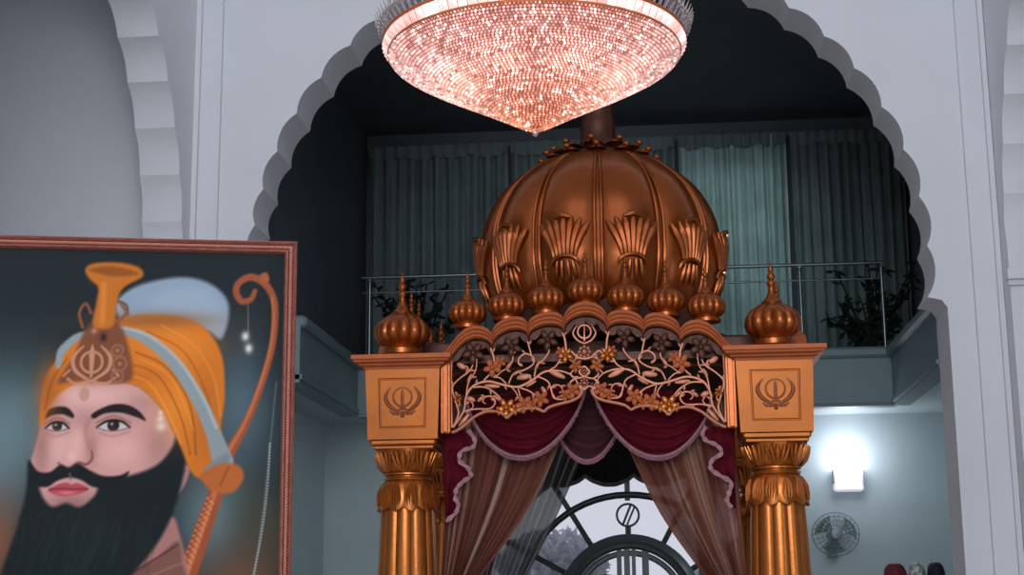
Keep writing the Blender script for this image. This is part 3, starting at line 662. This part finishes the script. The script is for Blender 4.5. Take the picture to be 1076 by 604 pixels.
def paint_portrait(X, Y):
    P = Painter(X, Y); P.C[:] = (30, 36, 39)
    P.glow(10, 455, 60, 75, (92, 112, 116), .95); P.glow(-30, 480, 60, 60, (92, 112, 116), .9)
    P.glow(255, 430, 45, 70, (82, 102, 112), .8); P.glow(225, 545, 40, 60, (88, 106, 110), .95)
    P.glow(-10, 565, 42, 45, (142, 84, 58), .9); P.glow(280, 560, 35, 50, (66, 62, 48), .8); P.glow(255, 620, 50, 40, (110, 70, 50), .8)
    P.glow(300, 330, 30, 150, (26, 32, 34), .8)
    # plume
    P.blob([(117, 320), (133, 304), (160, 295), (190, 292), (215, 299), (232, 314), (236, 332), (229, 358), (214, 350), (190, 342), (150, 340), (124, 338)], (126, 141, 156), 2.5)
    P.blob([(150, 318), (190, 302), (222, 315), (230, 345), (205, 338), (175, 328)], (140, 154, 168), 6, .6)
    P.stroke([(112, 325), (119, 318), (128, 322), (130, 332)], 2.5, (88, 64, 52), 1.2)
    # bow and string
    bow = [(263, 307), (259, 316), (249, 318), (243, 308), (246, 298), (258, 292), (272, 298), (283, 315), (285, 340), (281, 375), (268, 420), (255, 452), (240, 480), (232, 508), (221, 540), (210, 575), (198, 612)]
    P.stroke(bow, [5, 6, 7, 7, 7, 8, 8, 7, 7, 7, 7, 9, 12, 14, 17, 19, 20], (138, 72, 46), 1.2)
    P.stroke([(p[0]-1.5, p[1]) for p in bow[7:]], [2, 2, 2, 3, 3, 4, 5, 6, 6, 6], (184, 104, 66), 1.2, .8)
    P.blob([(268, 290), (275, 287), (278, 296), (270, 298)], (150, 80, 52), 1)
    for k in range(14):
        t = k/13; P.stroke([(226-24*t-7, 525+70*t), (232-24*t-7, 531+70*t)], 2, (208, 134, 88), .9, .7)
        P.stroke([(231-24*t-7, 525+70*t), (225-24*t-7, 529+70*t)], 1.4, (96, 46, 30), .8, .6)
    P.stroke([(288, 405), (283, 470), (277, 540), (268, 615)], 1.2, (96, 108, 110), .7, .8)
    for k in range(46):
        t = k/45; P.glow(283-15*t*t-.5, 470+140*t, 1, 1, (190, 196, 196), .8)
    P.stroke([(256, 322), (257, 352)], .9, (140, 130, 120), .5, .7)
    for x, y in ((254, 356), (258, 369)): P.glow(x, y, 4, 5, (205, 205, 200), .95)
    # neck, robe, ear
    P.blob([(120, 620), (150, 575), (178, 545), (190, 555), (198, 620)], (150, 104, 98), 2)
    P.blob([(108, 625), (140, 600), (168, 586), (190, 568), (196, 592), (204, 640), (90, 645)], (112, 74, 66), 2)
    P.stroke([(118, 612), (150, 596), (190, 572)], 2, (70, 38, 36), 1.2, .8); P.stroke([(130, 622), (165, 602), (196, 590)], 1.5, (150, 104, 90), 1.2, .8)
    P.blob([(182, 500), (192, 490), (200, 494), (196, 510), (187, 522), (183, 515)], (150, 108, 106), 1.3)
    P.stroke([(188, 515), (190, 503), (195, 497)], 2, (104, 66, 66), 1, .8)
    # face
    P.blob([(47, 442), (50, 420), (72, 405), (105, 402), (140, 406), (166, 428), (180, 452), (192, 478), (186, 520), (150, 560), (60, 560), (40, 520), (38, 488), (43, 465)], (184, 136, 130), 1.5)
    P.glow(95, 418, 42, 12, (212, 170, 162), .55); P.glow(130, 475, 26, 16, (206, 156, 148), .75); P.glow(66, 470, 14, 18, (204, 160, 152), .6)
    P.glow(48, 470, 8, 30, (138, 96, 92), .7); P.glow(168, 470, 16, 26, (140, 100, 98), .6); P.glow(150, 425, 18, 10, (150, 108, 104), .5)
    P.glow(88, 446, 9, 14, (150, 106, 102), .55); P.glow(84, 465, 7, 20, (206, 160, 152), .7); P.glow(99, 472, 6, 16, (140, 96, 92), .65)
    P.glow(62, 443, 14, 8, (150, 108, 104), .5); P.glow(120, 442, 22, 8, (150, 108, 104), .55)
    # eyes
    for cx, cy, w, h, r in ((63, 449, 12, 5, 5.0), (120, 449, 17, 6, 6.2)):
        e = [(cx-w, cy+1), (cx-w*.5, cy-h*.75), (cx, cy-h), (cx+w*.55, cy-h*.7), (cx+w, cy+1.5), (cx+w*.45, cy+h*.7), (cx-w*.4, cy+h*.75)]
        P.blob(e, (176, 170, 168), .8); P.blob([(cx+r*np.cos(a), cy-.8+r*np.sin(a)*.95) for a in np.linspace(0, 6.28, 12, False)], (34, 27, 26), .8)
        P.glow(cx-1.5, cy-2.2, 1.5, 1.3, (176, 172, 170), .9); P.glow(cx, cy+1.8, 2.5, 1.6, (86, 60, 48), .6)
        P.stroke(e[:5], [1.6, 2.6, 3., 2.6, 2.0], (34, 24, 24), .8); P.stroke([e[0], e[6], e[5], e[4]], 1.2, (104, 68, 64), .8, .8)
        P.stroke([(cx-w, cy-4), (cx, cy-h-4.5), (cx+w*1.05, cy-3)], 1.3, (112, 74, 70), .9, .8); P.stroke([(cx-w*.8, cy+7), (cx, cy+h+4.5), (cx+w, cy+6)], 1.4, (146, 100, 96), 1.2, .6)
    P.blob([(49, 441), (52, 432), (62, 428), (72, 429), (79, 436), (78, 440), (68, 436), (57, 437)], (32, 26, 27), 1.1)
    P.blob([(97, 437), (108, 430), (122, 426), (136, 428), (147, 435), (153, 444), (143, 440), (126, 435), (110, 436), (100, 441)], (32, 26, 27), 1.1)
    # nose
    P.stroke([(66, 486), (70, 489), (77, 491), (86, 486), (94, 488), (100, 482), (99, 474)], [1.5, 2.2, 2.2, 2.6, 2.6, 2, 1.2], (96, 52, 52), 1.1, .85)
    P.stroke([(96, 440), (92, 455), (97, 470)], 3, (150, 104, 100), 2, .6); P.glow(79, 480, 5, 5, (212, 166, 158), .7)
    # lips area
    P.glow(78, 526, 22, 8, (150, 100, 100), .8)
    # beard
    P.blob([(36, 483), (35, 515), (28, 550), (18, 585), (14, 610), (25, 645), (110, 640), (142, 604), (166, 575), (182, 545), (193, 505), (196, 470), (187, 452), (181, 472), (166, 490), (140, 500), (112, 505), (104, 520), (90, 531), (76, 527), (62, 530), (52, 520), (46, 505)], (23, 29, 31), 2.2)
    P.glow(100, 560, 38, 30, (31, 39, 40), .5)
    rs = np.random.RandomState(4)
    for k in range(90):
        x = 30+rs.rand()*140; y = 530+rs.rand()*70; P.stroke([(x, y), (x-6+(x-90)*.02, y+14), (x-8, y+26)], 1.0, (38+rs.rand()*12, 46+rs.rand()*10, 48), .8, .35)
    P.blob([(57, 513), (66, 508), (75, 506), (80, 508), (87, 507), (98, 513), (88, 518), (74, 520), (64, 518)], (158, 66, 74), 1.1)
    P.stroke([(58, 513), (72, 512), (80, 513), (97, 513)], 1.1, (92, 32, 40), .7); P.glow(76, 516.5, 9, 2, (206, 116, 118), .8)
    P.blob([(37, 484), (46, 494), (58, 495), (68, 488), (77, 491), (86, 487), (98, 494), (112, 500), (128, 500), (138, 496), (132, 506), (118, 512), (102, 511), (90, 504), (78, 501), (66, 504), (56, 510), (44, 508), (38, 498)], (24, 28, 30), 1.3)
    P.stroke([(78, 497), (79, 503)], 2.2, (120, 80, 78), 1, .7)
    # turban
    P.blob([(45, 446), (45, 420), (50, 395), (60, 378), (78, 358), (110, 340), (150, 332), (190, 336), (214, 350), (230, 378), (234, 420), (231, 455), (240, 485), (236, 500), (214, 505), (201, 497), (190, 472), (178, 448), (165, 427), (140, 407), (105, 402), (75, 407), (56, 424), (49, 446)], (188, 104, 34), 1.6)
    P.glow(180, 365, 40, 22, (206, 120, 44), .7); P.glow(52, 410, 12, 30, (150, 84, 38), .8); P.glow(215, 440, 14, 50, (150, 82, 38), .55); P.glow(185, 430, 20, 30, (212, 126, 46), .6); P.glow(110, 398, 40, 6, (140, 76, 34), .6)
    P.glow(160, 338, 60, 8, (120, 78, 50), .7)
    for q, w, c, a in (([(140, 372), (172, 388), (198, 428), (206, 480)], 1.6, (116, 58, 22), .7), ([(138, 385), (165, 398), (188, 438), (200, 480)], 1.4, (120, 60, 22), .7), ([(130, 395), (155, 405), (175, 435), (190, 468)], 1.6, (232, 148, 66), .5),
                       ([(150, 350), (190, 372), (216, 420), (228, 470)], 1.4, (126, 66, 28), .6), ([(165, 343), (200, 365), (222, 400), (230, 440)], 2.2, (222, 136, 56), .4), ([(50, 430), (56, 400), (70, 378)], 1.4, (104, 54, 24), .6), ([(145, 379), (178, 400), (203, 455)], 1., (238, 160, 80), .4)):
        P.stroke(q, w, c, .9, a)
    P.stroke([(118, 347), (150, 358), (180, 384), (205, 420), (222, 455), (234, 488)], [5, 11, 13, 14, 15, 22], (124, 134, 136), 1.4)
    P.stroke([(122, 345), (152, 354), (184, 380), (210, 418), (226, 452)], 3, (164, 172, 172), 1.4, .7)
    P.stroke([(61, 386), (64, 370), (78, 356), (92, 350)], [5, 9, 8, 3], (128, 136, 138), 1.4); P.blob([(215, 496), (228, 484), (240, 480), (238, 494), (222, 504)], (110, 118, 120), 2)
    P.blob([(212, 500), (232, 490), (250, 492), (256, 505), (244, 520), (224, 518), (214, 508)], (164, 88, 44), 1.8); P.stroke([(240, 494), (232, 512)], 2, (110, 56, 32), 1, .6)
    # brooch and horn
    P.blob([(78, 372), (88, 345), (105, 334), (122, 342), (132, 365), (138, 395), (128, 404), (100, 404), (78, 402), (62, 404), (68, 390)], (104, 62, 46), 2.4, .9)
    P.blob([(84, 284), (92, 277), (118, 276), (139, 281), (144, 291), (126, 302), (119, 315), (115, 344), (95, 344), (97, 318), (98, 303), (89, 294)], (172, 98, 36), 1.8)
    P.stroke([(104, 300), (104, 340)], 5, (206, 128, 56), 2.5, .6); P.blob([(88, 284), (112, 280), (140, 288), (114, 291)], (120, 66, 30), 1.8, .8)
    for q in ([(84, 345), (80, 330), (86, 320), (92, 330)], [(120, 340), (128, 330), (122, 320)]): P.stroke(q, 3, (128, 74, 46), 1.1)
    G, H = (176, 122, 96), (96, 54, 42)
    cx, cy = 95, 382
    P.stroke([(cx+11*np.cos(a), cy+11*np.sin(a)) for a in np.linspace(0, 6.28, 14)], 2.6, G, .7)
    P.stroke([(cx, cy-18), (cx, cy+16)], [1.5, 6, 4, 2], G, .7)
    for s in (-1, 1):
        P.stroke([(cx+s*9, cy-17), (cx+s*19, cy-5), (cx+s*16, cy+9), (cx, cy+20)], [1.5, 4, 4, 2], G, .7)
        P.stroke([(cx+s*3, cy+21), (cx+s*16, cy+22), (cx+s*24, cy+17)], 2.4, G, .8); P.stroke([(cx+s*28, cy+14), (cx+s*22, cy+8)], 2, G, .8)
    for x, y, r in ((121, 370, 6), (124, 384, 7), (122, 397, 6)):
        P.stroke([(x+r*np.cos(a), y+r*np.sin(a)) for a in np.linspace(0, 6.28, 9)], 2, (140, 90, 70), .8); P.glow(x, y, 2, 2, G, .8)
    for x, y, r in ((105, 356, 5), (96, 349, 3), (89, 404, 4), (99, 404, 3)): P.glow(x, y, r, r, H if r > 4 else G, .9)
    P.glow(106, 356, 3, 4, (34, 30, 34), .9); P.blob([(89, 408), (94, 412), (93, 420), (88, 423), (84, 418), (85, 411)], (172, 130, 112), 1)
    for x, y, r in ((168, 436, 2.5), (168, 442, 3.5), (169, 450, 5)): P.glow(x, y, r, r, (206, 184, 170), .95)
    return P.C
PGAIN = 1.02
# ================================================================== DRAPERY IN THE CANOPY
def wp(px, py, Y): v = W(px, py, Y); return v
def swag(A, B, sag, bulge, y, nfold, label, name='valance_swag', mt='velvet', group='velvet swags of the canopy', toph=.0, lean=.0):
    """hung between A and B (x,z); lower edge a deep curve"""
    t = thing(name, label, 'valance', (0, 0, 0), group); m = MB(); rows = []; nu, nv = 40, 48
    ax, az = A; bx, bz = B
    for j in range(nv+1):
        v = j/nv; row = []
        for i in range(nu+1):
            u = i/nu; x = ax+(bx-ax)*(u+lean*v*math.sin(PI*u)); zt = az+(bz-az)*u
            dz = sag*v*(math.sin(PI*u)**.62); d = .018*math.sin(v*nfold*2*PI+.8*math.sin(u*5))*math.sin(PI*u)**.4+bulge*math.sin(PI*u)*v
            row.append((x, y-d, zt-dz-.0))
        rows.append(row)
    m.grid(rows); m.build('swag_cloth', mt, t, True)
    e = rows[-1]; m = MB(); m.tube([Vector(p)-Vector((0, .008, 0)) for p in e], .012, 6)
    rs = random.Random(3)
    for i in range(len(e)-1):
        for q in (0, .33, .66):
            p = Vector(e[i]).lerp(Vector(e[i+1]), q); m.tube([p-Vector((0, .008, 0)), p+Vector((rs.uniform(-.006, .006), -.008, -.028))], [.0065, .005], 4)
    m.build('fringe', 'fringe', t, True); return t
YD = PY+.20
a = lambda px, py, Y=YD: (lambda v: (v.x, v.z))(W(px, py, Y))
swag(a(490, 418), a(616, 402), .48, .10, YD, 6, 'large maroon velvet swag with pale fringe, left of the canopy centre')
swag(a(622, 402), a(748, 414), .49, .10, YD, 6, 'large maroon velvet swag with pale fringe, right of the canopy centre')
swag(a(572, 412, YD+.15), a(660, 410, YD+.15),   .50, .02, YD+.15, 4, 'small dark maroon swag with fringe hanging between the two large swags', mt='velvet_dark')
YR = PY+DEP-.22
def rear_valance():
    t = thing('rear_valance', 'scalloped valance with its backlit shade painted black, across the rear opening of the canopy', 'valance'); m = MB(); rows = []
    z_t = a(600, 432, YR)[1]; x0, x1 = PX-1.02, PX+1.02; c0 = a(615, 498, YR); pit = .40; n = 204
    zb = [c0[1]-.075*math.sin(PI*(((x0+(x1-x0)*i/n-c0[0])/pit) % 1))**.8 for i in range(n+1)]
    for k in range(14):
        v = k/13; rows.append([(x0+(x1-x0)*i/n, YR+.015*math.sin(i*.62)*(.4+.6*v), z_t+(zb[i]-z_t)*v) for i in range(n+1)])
    m.grid(rows); m.build('valance_cloth', 'velvet_backlit', t, True)
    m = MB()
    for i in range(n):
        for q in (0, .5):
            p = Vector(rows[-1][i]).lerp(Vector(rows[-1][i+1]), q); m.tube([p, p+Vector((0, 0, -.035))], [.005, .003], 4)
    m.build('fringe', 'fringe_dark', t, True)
rear_valance()
m = MB(); m.tube([(PX-1.05, YR, a(600, 430, YR)[1]+.01), (PX+1.05, YR, a(600, 430, YR)[1]+.01)], .02, 8); o = m.build('curtain_rod', 'dark_shaded_bronze', pal); o.location = (-PX, -PY, 0)  # rods coloured dark for the shade inside the canopy
m = MB(); m.tube([(PX-1.05, YD+.06, 2.875), (PX+1.05, YD+.06, 2.875)], .02, 8); o = m.build('curtain_rod', 'dark_shaded_bronze', pal); o.location = (-PX, -PY, 0)
# tails with a ruffled ribbon edge
def tail(px_out, ruf, label, k):
    t = thing('curtain_tail', label, 'curtain', (0, 0, 0), 'maroon curtain tails'); m = MB(); rows = []
    R = smooth([W(x, y, YD-.03) for x, y in ruf], 6); n = len(R)
    for i, p in enumerate(R):
        o_ = W(px_out[0]+(px_out[1]-px_out[0])*i/n, ruf[0][1], YD-.03); row = []
        for j in range(13): s = j/12; row.append((o_.x+(p.x-o_.x)*s, YD-.02-.018*math.sin(s*9), p.z))
        rows.append(row)
    m.grid(rows); m.build('tail_cloth', 'velvet', t, True)
    m = MB(); rows = []
    for i, p in enumerate(R):
        T = (R[min(i+1, n-1)]-R[max(i-1, 0)]).normalized(); N = Vector((T.z, 0, -T.x)); w = .014+.003*math.sin(i*1.3)
        rows.append([p+N*w*q+Vector((0, -.02-.012*math.sin(i*.9+q*2), 0)) for q in (-1, -.5, 0, .5, 1)])
    m.grid(rows); m.build('ruffle', 'ribbon', t, True)
tail((464, 468), [(492, 452), (499, 462), (497, 470), (486, 474), (483, 484), (492, 492), (495, 500), (487, 506), (480, 514), (479, 524), (482, 532), (478, 540), (469, 548)], 'maroon curtain tail edged with a wavy pink ribbon, beside the left column', -1)
tail((772, 770), [(742, 448), (738, 456), (742, 463), (753, 468), (758, 476), (748, 484), (747, 493), (757, 500), (768, 507), (766, 518), (764, 526), (769, 534)], 'maroon curtain tail edged with a wavy pink ribbon, beside the right column', 1)
def sheer(top, bot, mid, Y, label, mt, nf, seed, grp, amp=.02, zlow=None, tied=None):
    """ruled gathered curtain from the top edge to the gathered lower edge"""
    t = thing('sheer_curtain', label, 'curtain', (0, 0, 0), grp); rs = random.Random(seed); m = MB(); rows = []; n = nf*8
    ph = [rs.random()*6 for _ in range(nf+2)]; am = [.5+rs.random() for _ in range(nf+2)]
    (t0, t1), (m0, m1), (b0, b1) = top, mid, bot
    L = smooth([t0, m0, b0], 10); Rr = smooth([t1, m1, b1], 10)
    for j in range(len(L)):
        row = []
        for i in range(n+1):
            s = i/n; k = min(int(s*nf), nf); p = L[j].lerp(Rr[j], s+.004*math.sin(s*40+j*.2)*math.sin(PI*s))
            row.append((p.x, p.y-amp*am[k]*math.sin(2*PI*s*nf)-.012*math.sin(s*31+j*.12+ph[k]*.0), p.z))
        rows.append(row)
    m.grid(rows); o = m.build('curtain_cloth', mt, t, True)
    base = ((.34, .13, .09), (.20, .07, .05), (.52, .36, .27), (.26, .10, .07)) if mt == 'sheer' else ((.16, .17, .18), (.015, .017, .02), (.75, .77, .78), (.02, .022, .025))  # cream tones paint fold highlights; the grey set paints backlit streaks
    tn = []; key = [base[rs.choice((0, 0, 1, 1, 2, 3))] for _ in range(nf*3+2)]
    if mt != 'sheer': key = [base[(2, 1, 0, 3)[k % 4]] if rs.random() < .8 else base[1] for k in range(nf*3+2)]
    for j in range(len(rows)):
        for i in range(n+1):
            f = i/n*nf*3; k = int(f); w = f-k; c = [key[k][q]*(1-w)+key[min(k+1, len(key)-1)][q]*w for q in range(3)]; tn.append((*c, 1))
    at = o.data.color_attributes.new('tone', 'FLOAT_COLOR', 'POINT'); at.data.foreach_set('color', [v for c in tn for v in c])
    return t
YS = YD+.065
def V3(px, py, Y): return W(px, py, Y)
sheer((V3(474, 425, YS), V3(603, 428, YS)), (V3(462, 640, YS-.05), V3(484, 632, YS-.05)), (V3(468, 520, YS), V3(558, 532, YS-.02)), YS, 'brown-pink sheer curtain swept left inside the canopy, beside the left column', 'sheer', 15, 4, 'front sheer curtains')
sheer((V3(640, 424, YS), V3(768, 420, YS)), (V3(768, 640, YS-.05), V3(788, 636, YS-.05)), (V3(694, 540, YS-.02), V3(777, 520, YS)), YS, 'brown-pink sheer curtain swept right inside the canopy, beside the right column', 'sheer', 15, 9, 'front sheer curtains')
YS2 = YR-.08
sheer((V3(520, 430, YS2), V3(632, 430, YS2)), (V3(497, 650, YS2), V3(530, 650, YS2)), (V3(508, 540, YS2), V3(588, 536, YS2)), YS2, 'sheer curtain with backlit grey painted in, at the rear of the canopy, left of the round window centre', 'sheer_backlit', 14, 5, 'rear sheer curtains')
sheer((V3(706, 430, YS2), V3(752, 428, YS2)), (V3(738, 650, YS2), V3(754, 650, YS2)), (V3(728, 540, YS2), V3(753, 536, YS2)), YS2, 'sheer curtain with backlit grey painted in, at the rear of the canopy, behind the right column', 'sheer_backlit', 10, 6, 'rear sheer curtains')
# ================================================================== CHANDELIER
HC = W(562.5, 139, 8.0); u = .00505
ch = thing('chandelier', 'large pink glowing cone-shaped crystal chandelier hanging in front of the arch', 'chandelier', tuple(HC))
prof = [(0, 0), (20, 10), (60, 31), (100, 51), (125, 64), (143, 74), (155, 82), (160, 88)]
pr = [(p.x, p.z) for p in smooth([(r*u, 0, h*u*1.0) for r, h in prof], 6)]
m = MB(); m.lathe([(max(0, r-.012), z+.012) for r, z in pr], 96); m.build('lamp_shell', 'lamp_shell', ch, True)
rs = random.Random(11); m = MB(); cols = []
s_ = [0.]
for (a0, b0_), (a1, b1_) in zip(pr[:-1], pr[1:]): s_.append(s_[-1]+math.hypot(a1-a0, b1_-b0_))
L = s_[-1]; nr = 48
OCT = [(1, 0, 0), (-1, 0, 0), (0, 1, 0), (0, -1, 0), (0, 0, 1), (0, 0, -1)]; OF = [(0, 2, 4), (2, 1, 4), (1, 3, 4), (3, 0, 4), (2, 0, 5), (1, 2, 5), (3, 1, 5), (0, 3, 5)]
def bead(c, r, M, col):
    m.add([M @ Vector(p)*r+c for p in OCT], OF); cols.extend([col]*6)
bulbs = [(.50*math.cos(k*PI/4+.5), .50*math.sin(k*PI/4+.5)) for k in range(8)]
for k in range(nr):
    sl = L*(k+.6)/nr; r = float(np.interp(sl, s_, [p[0] for p in pr])); z = float(np.interp(sl, s_, [p[1] for p in pr])); n = max(5, int(2*PI*r/.0215)); off = rs.random()
    for i in range(n):
        a = 2*PI*(i+off)/n; x, y = r*math.cos(a), r*math.sin(a); w = max(0, 1-r/.62)
        g = .60+.42*w*0+.9*rs.random()**3+.7*max(math.exp(-((x-bx)**2+(y-by)**2)/.018) for bx, by in bulbs)
        c = Vector((1.0, .60-.22*w, .54-.34*w))*(g*.78); c = c*(.6+.7*rs.random())
        if rs.random() < .07: c = Vector((1.35, 1.15, 1.05))
        if rs.random() < .05: c = Vector((.30, .13, .10))
        M = Matrix.Rotation(a, 3, 'Z')
        bead(Vector((x, y, z-.004)), .0098 if r > .05 else .007, M, (min(c.x, 1.6), min(c.y, 1.4), min(c.z, 1.3), 1))
def with_cols(o, name, cc):
    at = o.data.color_attributes.new(name, 'FLOAT_COLOR', 'POINT'); at.data.foreach_set('color', [v for c in cc for v in c])
o = m.build('crystal_beads', 'crystal', ch, kind='stuff'); with_cols(o, 'glow', cols)
# upper rim band of pressed crystal plates between two metal rings
m = MB(); cols = []; nb = 90
for k in range(nb):
    a = 2*PI*k/nb; w = 2*PI/nb*.46
    for z0_, z1_, r0_, r1_ in ((.447, .510, .806, .832),):
        c = rs.choice([(1, .60, .55), (.95, .50, .44), (1.0, .72, .68), (.8, .42, .38)]) if rs.random() < .86 else (1.5, 1.3, 1.2)
        q = [((r0_)*math.cos(a-w), r0_*math.sin(a-w), z0_), (r0_*math.cos(a+w), r0_*math.sin(a+w), z0_), (r1_*math.cos(a+w), r1_*math.sin(a+w), z1_), (r1_*math.cos(a-w), r1_*math.sin(a-w), z1_), ((r1_+.012)*math.cos(a), (r1_+.012)*math.sin(a), (z0_+z1_)/2)]
        m.add(q, [(0, 1, 4), (1, 2, 4), (2, 3, 4), (3, 0, 4)]); cols.extend([(*c, 1)]*5)
o = m.build('crystal_band', 'band_crystal', ch); with_cols(o, 'glow', cols)
m = MB()
for r, z in ((.805, .440), (.832, .515)): m.tube([(r*math.cos(a), r*math.sin(a), z) for a in np.linspace(0, 2*PI, 96, False)], .010, 6, closed=True, up=(0, 0, 1))
m.lathe([(.80, .44), (.82, .515), (.80, .53), (.30, .62), (.05, .66)], 64)
m.build('metal_rim', 'copper', ch, 60)
sp0 = None
for k in range(100):
    a = 2*PI*k/100
    if sp0 is None:
        m = MB(); m.tube([(.815, 0, .515), (.86, 0, .585), (.885, 0, .640)], [.006, .007, .002], 6); m.ell((.862, 0, .588), .012, .012, .014, 6, 4); sp0 = o = m.build('crystal_spike', 'clear_crystal', ch, True)
    else: o = sp0.copy(); COL.objects.link(o); o.parent = ch
    o.rotation_euler = (0, 0, a)
m = MB()
for k in range(100): 
    a = 2*PI*(k+.5)/100; m.tube([(.79*math.cos(a), .79*math.sin(a), .52), (.83*math.cos(a), .83*math.sin(a), .60), (.835*math.cos(a), .835*math.sin(a), .68)], [.006, .007, .002], 5)
m.build('inner_crystal_fringe', 'clear_crystal', ch, True, kind='stuff')
m = MB(); m.tube([(0, 0, .6), (0, 0, 8.6-HC.z)], .02, 8); m.lathe([(.14, 8.6-HC.z), (.14, 8.56-HC.z), (.05, 8.48-HC.z)][::-1], 24); m.build('suspension_rod', 'steel', ch, True)
m = MB(); m.ell((0, 0, -.005), .018, .018, .022, 10, 6); m.build('drop_finial', 'clear_crystal', ch, True)
# ================================================================== FRAMED PORTRAIT
TR = W(312.5, 256, 5.1)
lo, hi = 3.5, 5.1
for _ in range(40):
    mid = (lo+hi)/2
    if W(-52, 247.5, mid).z > TR.z: hi = mid
    else: lo = mid
TL = W(-52, 247.5, mid); TL.z = TR.z
wv = TL-TR; PW = wv.length; ux = -wv.normalized(); ang = math.atan2(ux.y, ux.x)
pt = thing('framed_portrait', 'framed painting of a bearded man in an orange turban, at the left', 'painting', (TL.x, TL.y, 0), None, ang)
ppx = PW/364.5; FW = 13.5*ppx; PHt = 430*ppx*1.03; ZT = TR.z; ZB = ZT-PHt
def fbar(p0, p1, nrm):   # carved moulding bar in local x,z plane
    pass
mb = MB(); prof = [(0, .0), (0, -.030), (.12, -.040), (.25, -.032), (.36, -.026), (.62, -.026), (.72, -.034), (.86, -.030), (1.0, -.014), (1.0, 0)]
rings = []
for s, y in prof: d = s*FW; rings.append([(d, y, ZB+d), (PW-d, y, ZB+d), (PW-d, y, ZT-d), (d, y, ZT-d)])
mb.grid(rings, True); fr_ = mb.build('frame', 'frame_wood', pt)
mb = MB(); d = FW*.5; st = .0095
def run(x0, z0, x1, z1):
    n = int(math.hypot(x1-x0, z1-z0)/st); dx, dz = (x1-x0)/n, (z1-z0)/n; L_ = math.hypot(dx, dz); tx, tz = dx/L_, dz/L_
    for k in range(n):
        c = Vector((x0+dx*(k+.5), -.028, z0+dz*(k+.5))); a_ = math.atan2(tz, tx)+.8; M = Matrix(((math.cos(a_), 0, -math.sin(a_)), (0, 1, 0), (math.sin(a_), 0, math.cos(a_))))
        mb.ell(c, .0085, .011, .0034, 6, 4, M)
run(PW-d, ZB+d, PW-d, ZT-d); run(d, ZT-d, PW-d, ZT-d); run(d, ZB+d, PW-d, ZB+d); run(d, ZB+d, d, ZT-d)
mb.build('carved_rope', 'frame_bead', fr_, True)
mb = MB()
for q in (.30, .66):
    d = FW*q; mb.tube([(d, -.0285, ZB+d), (PW-d, -.0285, ZB+d), (PW-d, -.0285, ZT-d), (d, -.0285, ZT-d)], .0022, 4, closed=True)
mb.build('dark_groove', 'frame_dark', fr_)
nx, nz = 350, 420; d = FW*.97
gx = np.linspace(d, PW-d, nx); gz = np.linspace(ZB+d, ZT-d, nz); GX, GZ = np.meshgrid(gx, gz)
UU = -57+GX/PW*364.5; VV = 250.5+(ZT-GZ)/ppx/1.0*.985; VV = VV+(UU-130)*.022
img = paint_portrait(UU, VV)/255.
img = np.where(img <= .04045, img/12.92, ((img+.055)/1.055)**2.4)*PGAIN
img = np.clip(img, 0, .9)
verts = np.stack([GX.ravel(), np.full(GX.size, -.012), GZ.ravel()], 1)
ii = np.arange(nx*nz).reshape(nz, nx); fc = np.stack([ii[:-1, :-1].ravel(), ii[:-1, 1:].ravel(), ii[1:, 1:].ravel(), ii[1:, :-1].ravel()], 1)
me = bpy.data.meshes.new('canvas'); me.from_pydata(verts.tolist(), [], fc.tolist()); me.materials.append(MATS['painting'])
at = me.color_attributes.new('paint', 'FLOAT_COLOR', 'POINT'); at.data.foreach_set('color', np.concatenate([img.reshape(-1, 3), np.ones((nx*nz, 1))], 1).astype(np.float32).ravel())
cv = bpy.data.objects.new('canvas', me); COL.objects.link(cv); cv.parent = pt
mb = MB(); mb.box(.005, PW-.005, -.008, .004, ZB+.005, ZT-.005); mb.build('backing_board', 'table_wood', pt)
# stand that carries the portrait (below the photograph's edge)
t = thing('display_stand', 'wooden stand under the framed portrait, below the edge of the picture', 'stand', (TL.x, TL.y, 0), None, ang)
m = MB(); m.box(.05, PW-.05, -.12, .12, ZB-.03, ZB-.001, .006); m.build('stand_top', 'table_wood', t)
for x in (.1, PW-.1):
    for y in (-.09, .09): m = MB(); m.box(x-.02, x+.02, y-.02, y+.02, 0, ZB-.03); m.build('leg', 'table_wood', t)
m = MB(); m.box(.05, PW-.05, .02, .045, ZB-.001, ZB+.12); m.build('back_ledge', 'table_wood', t)
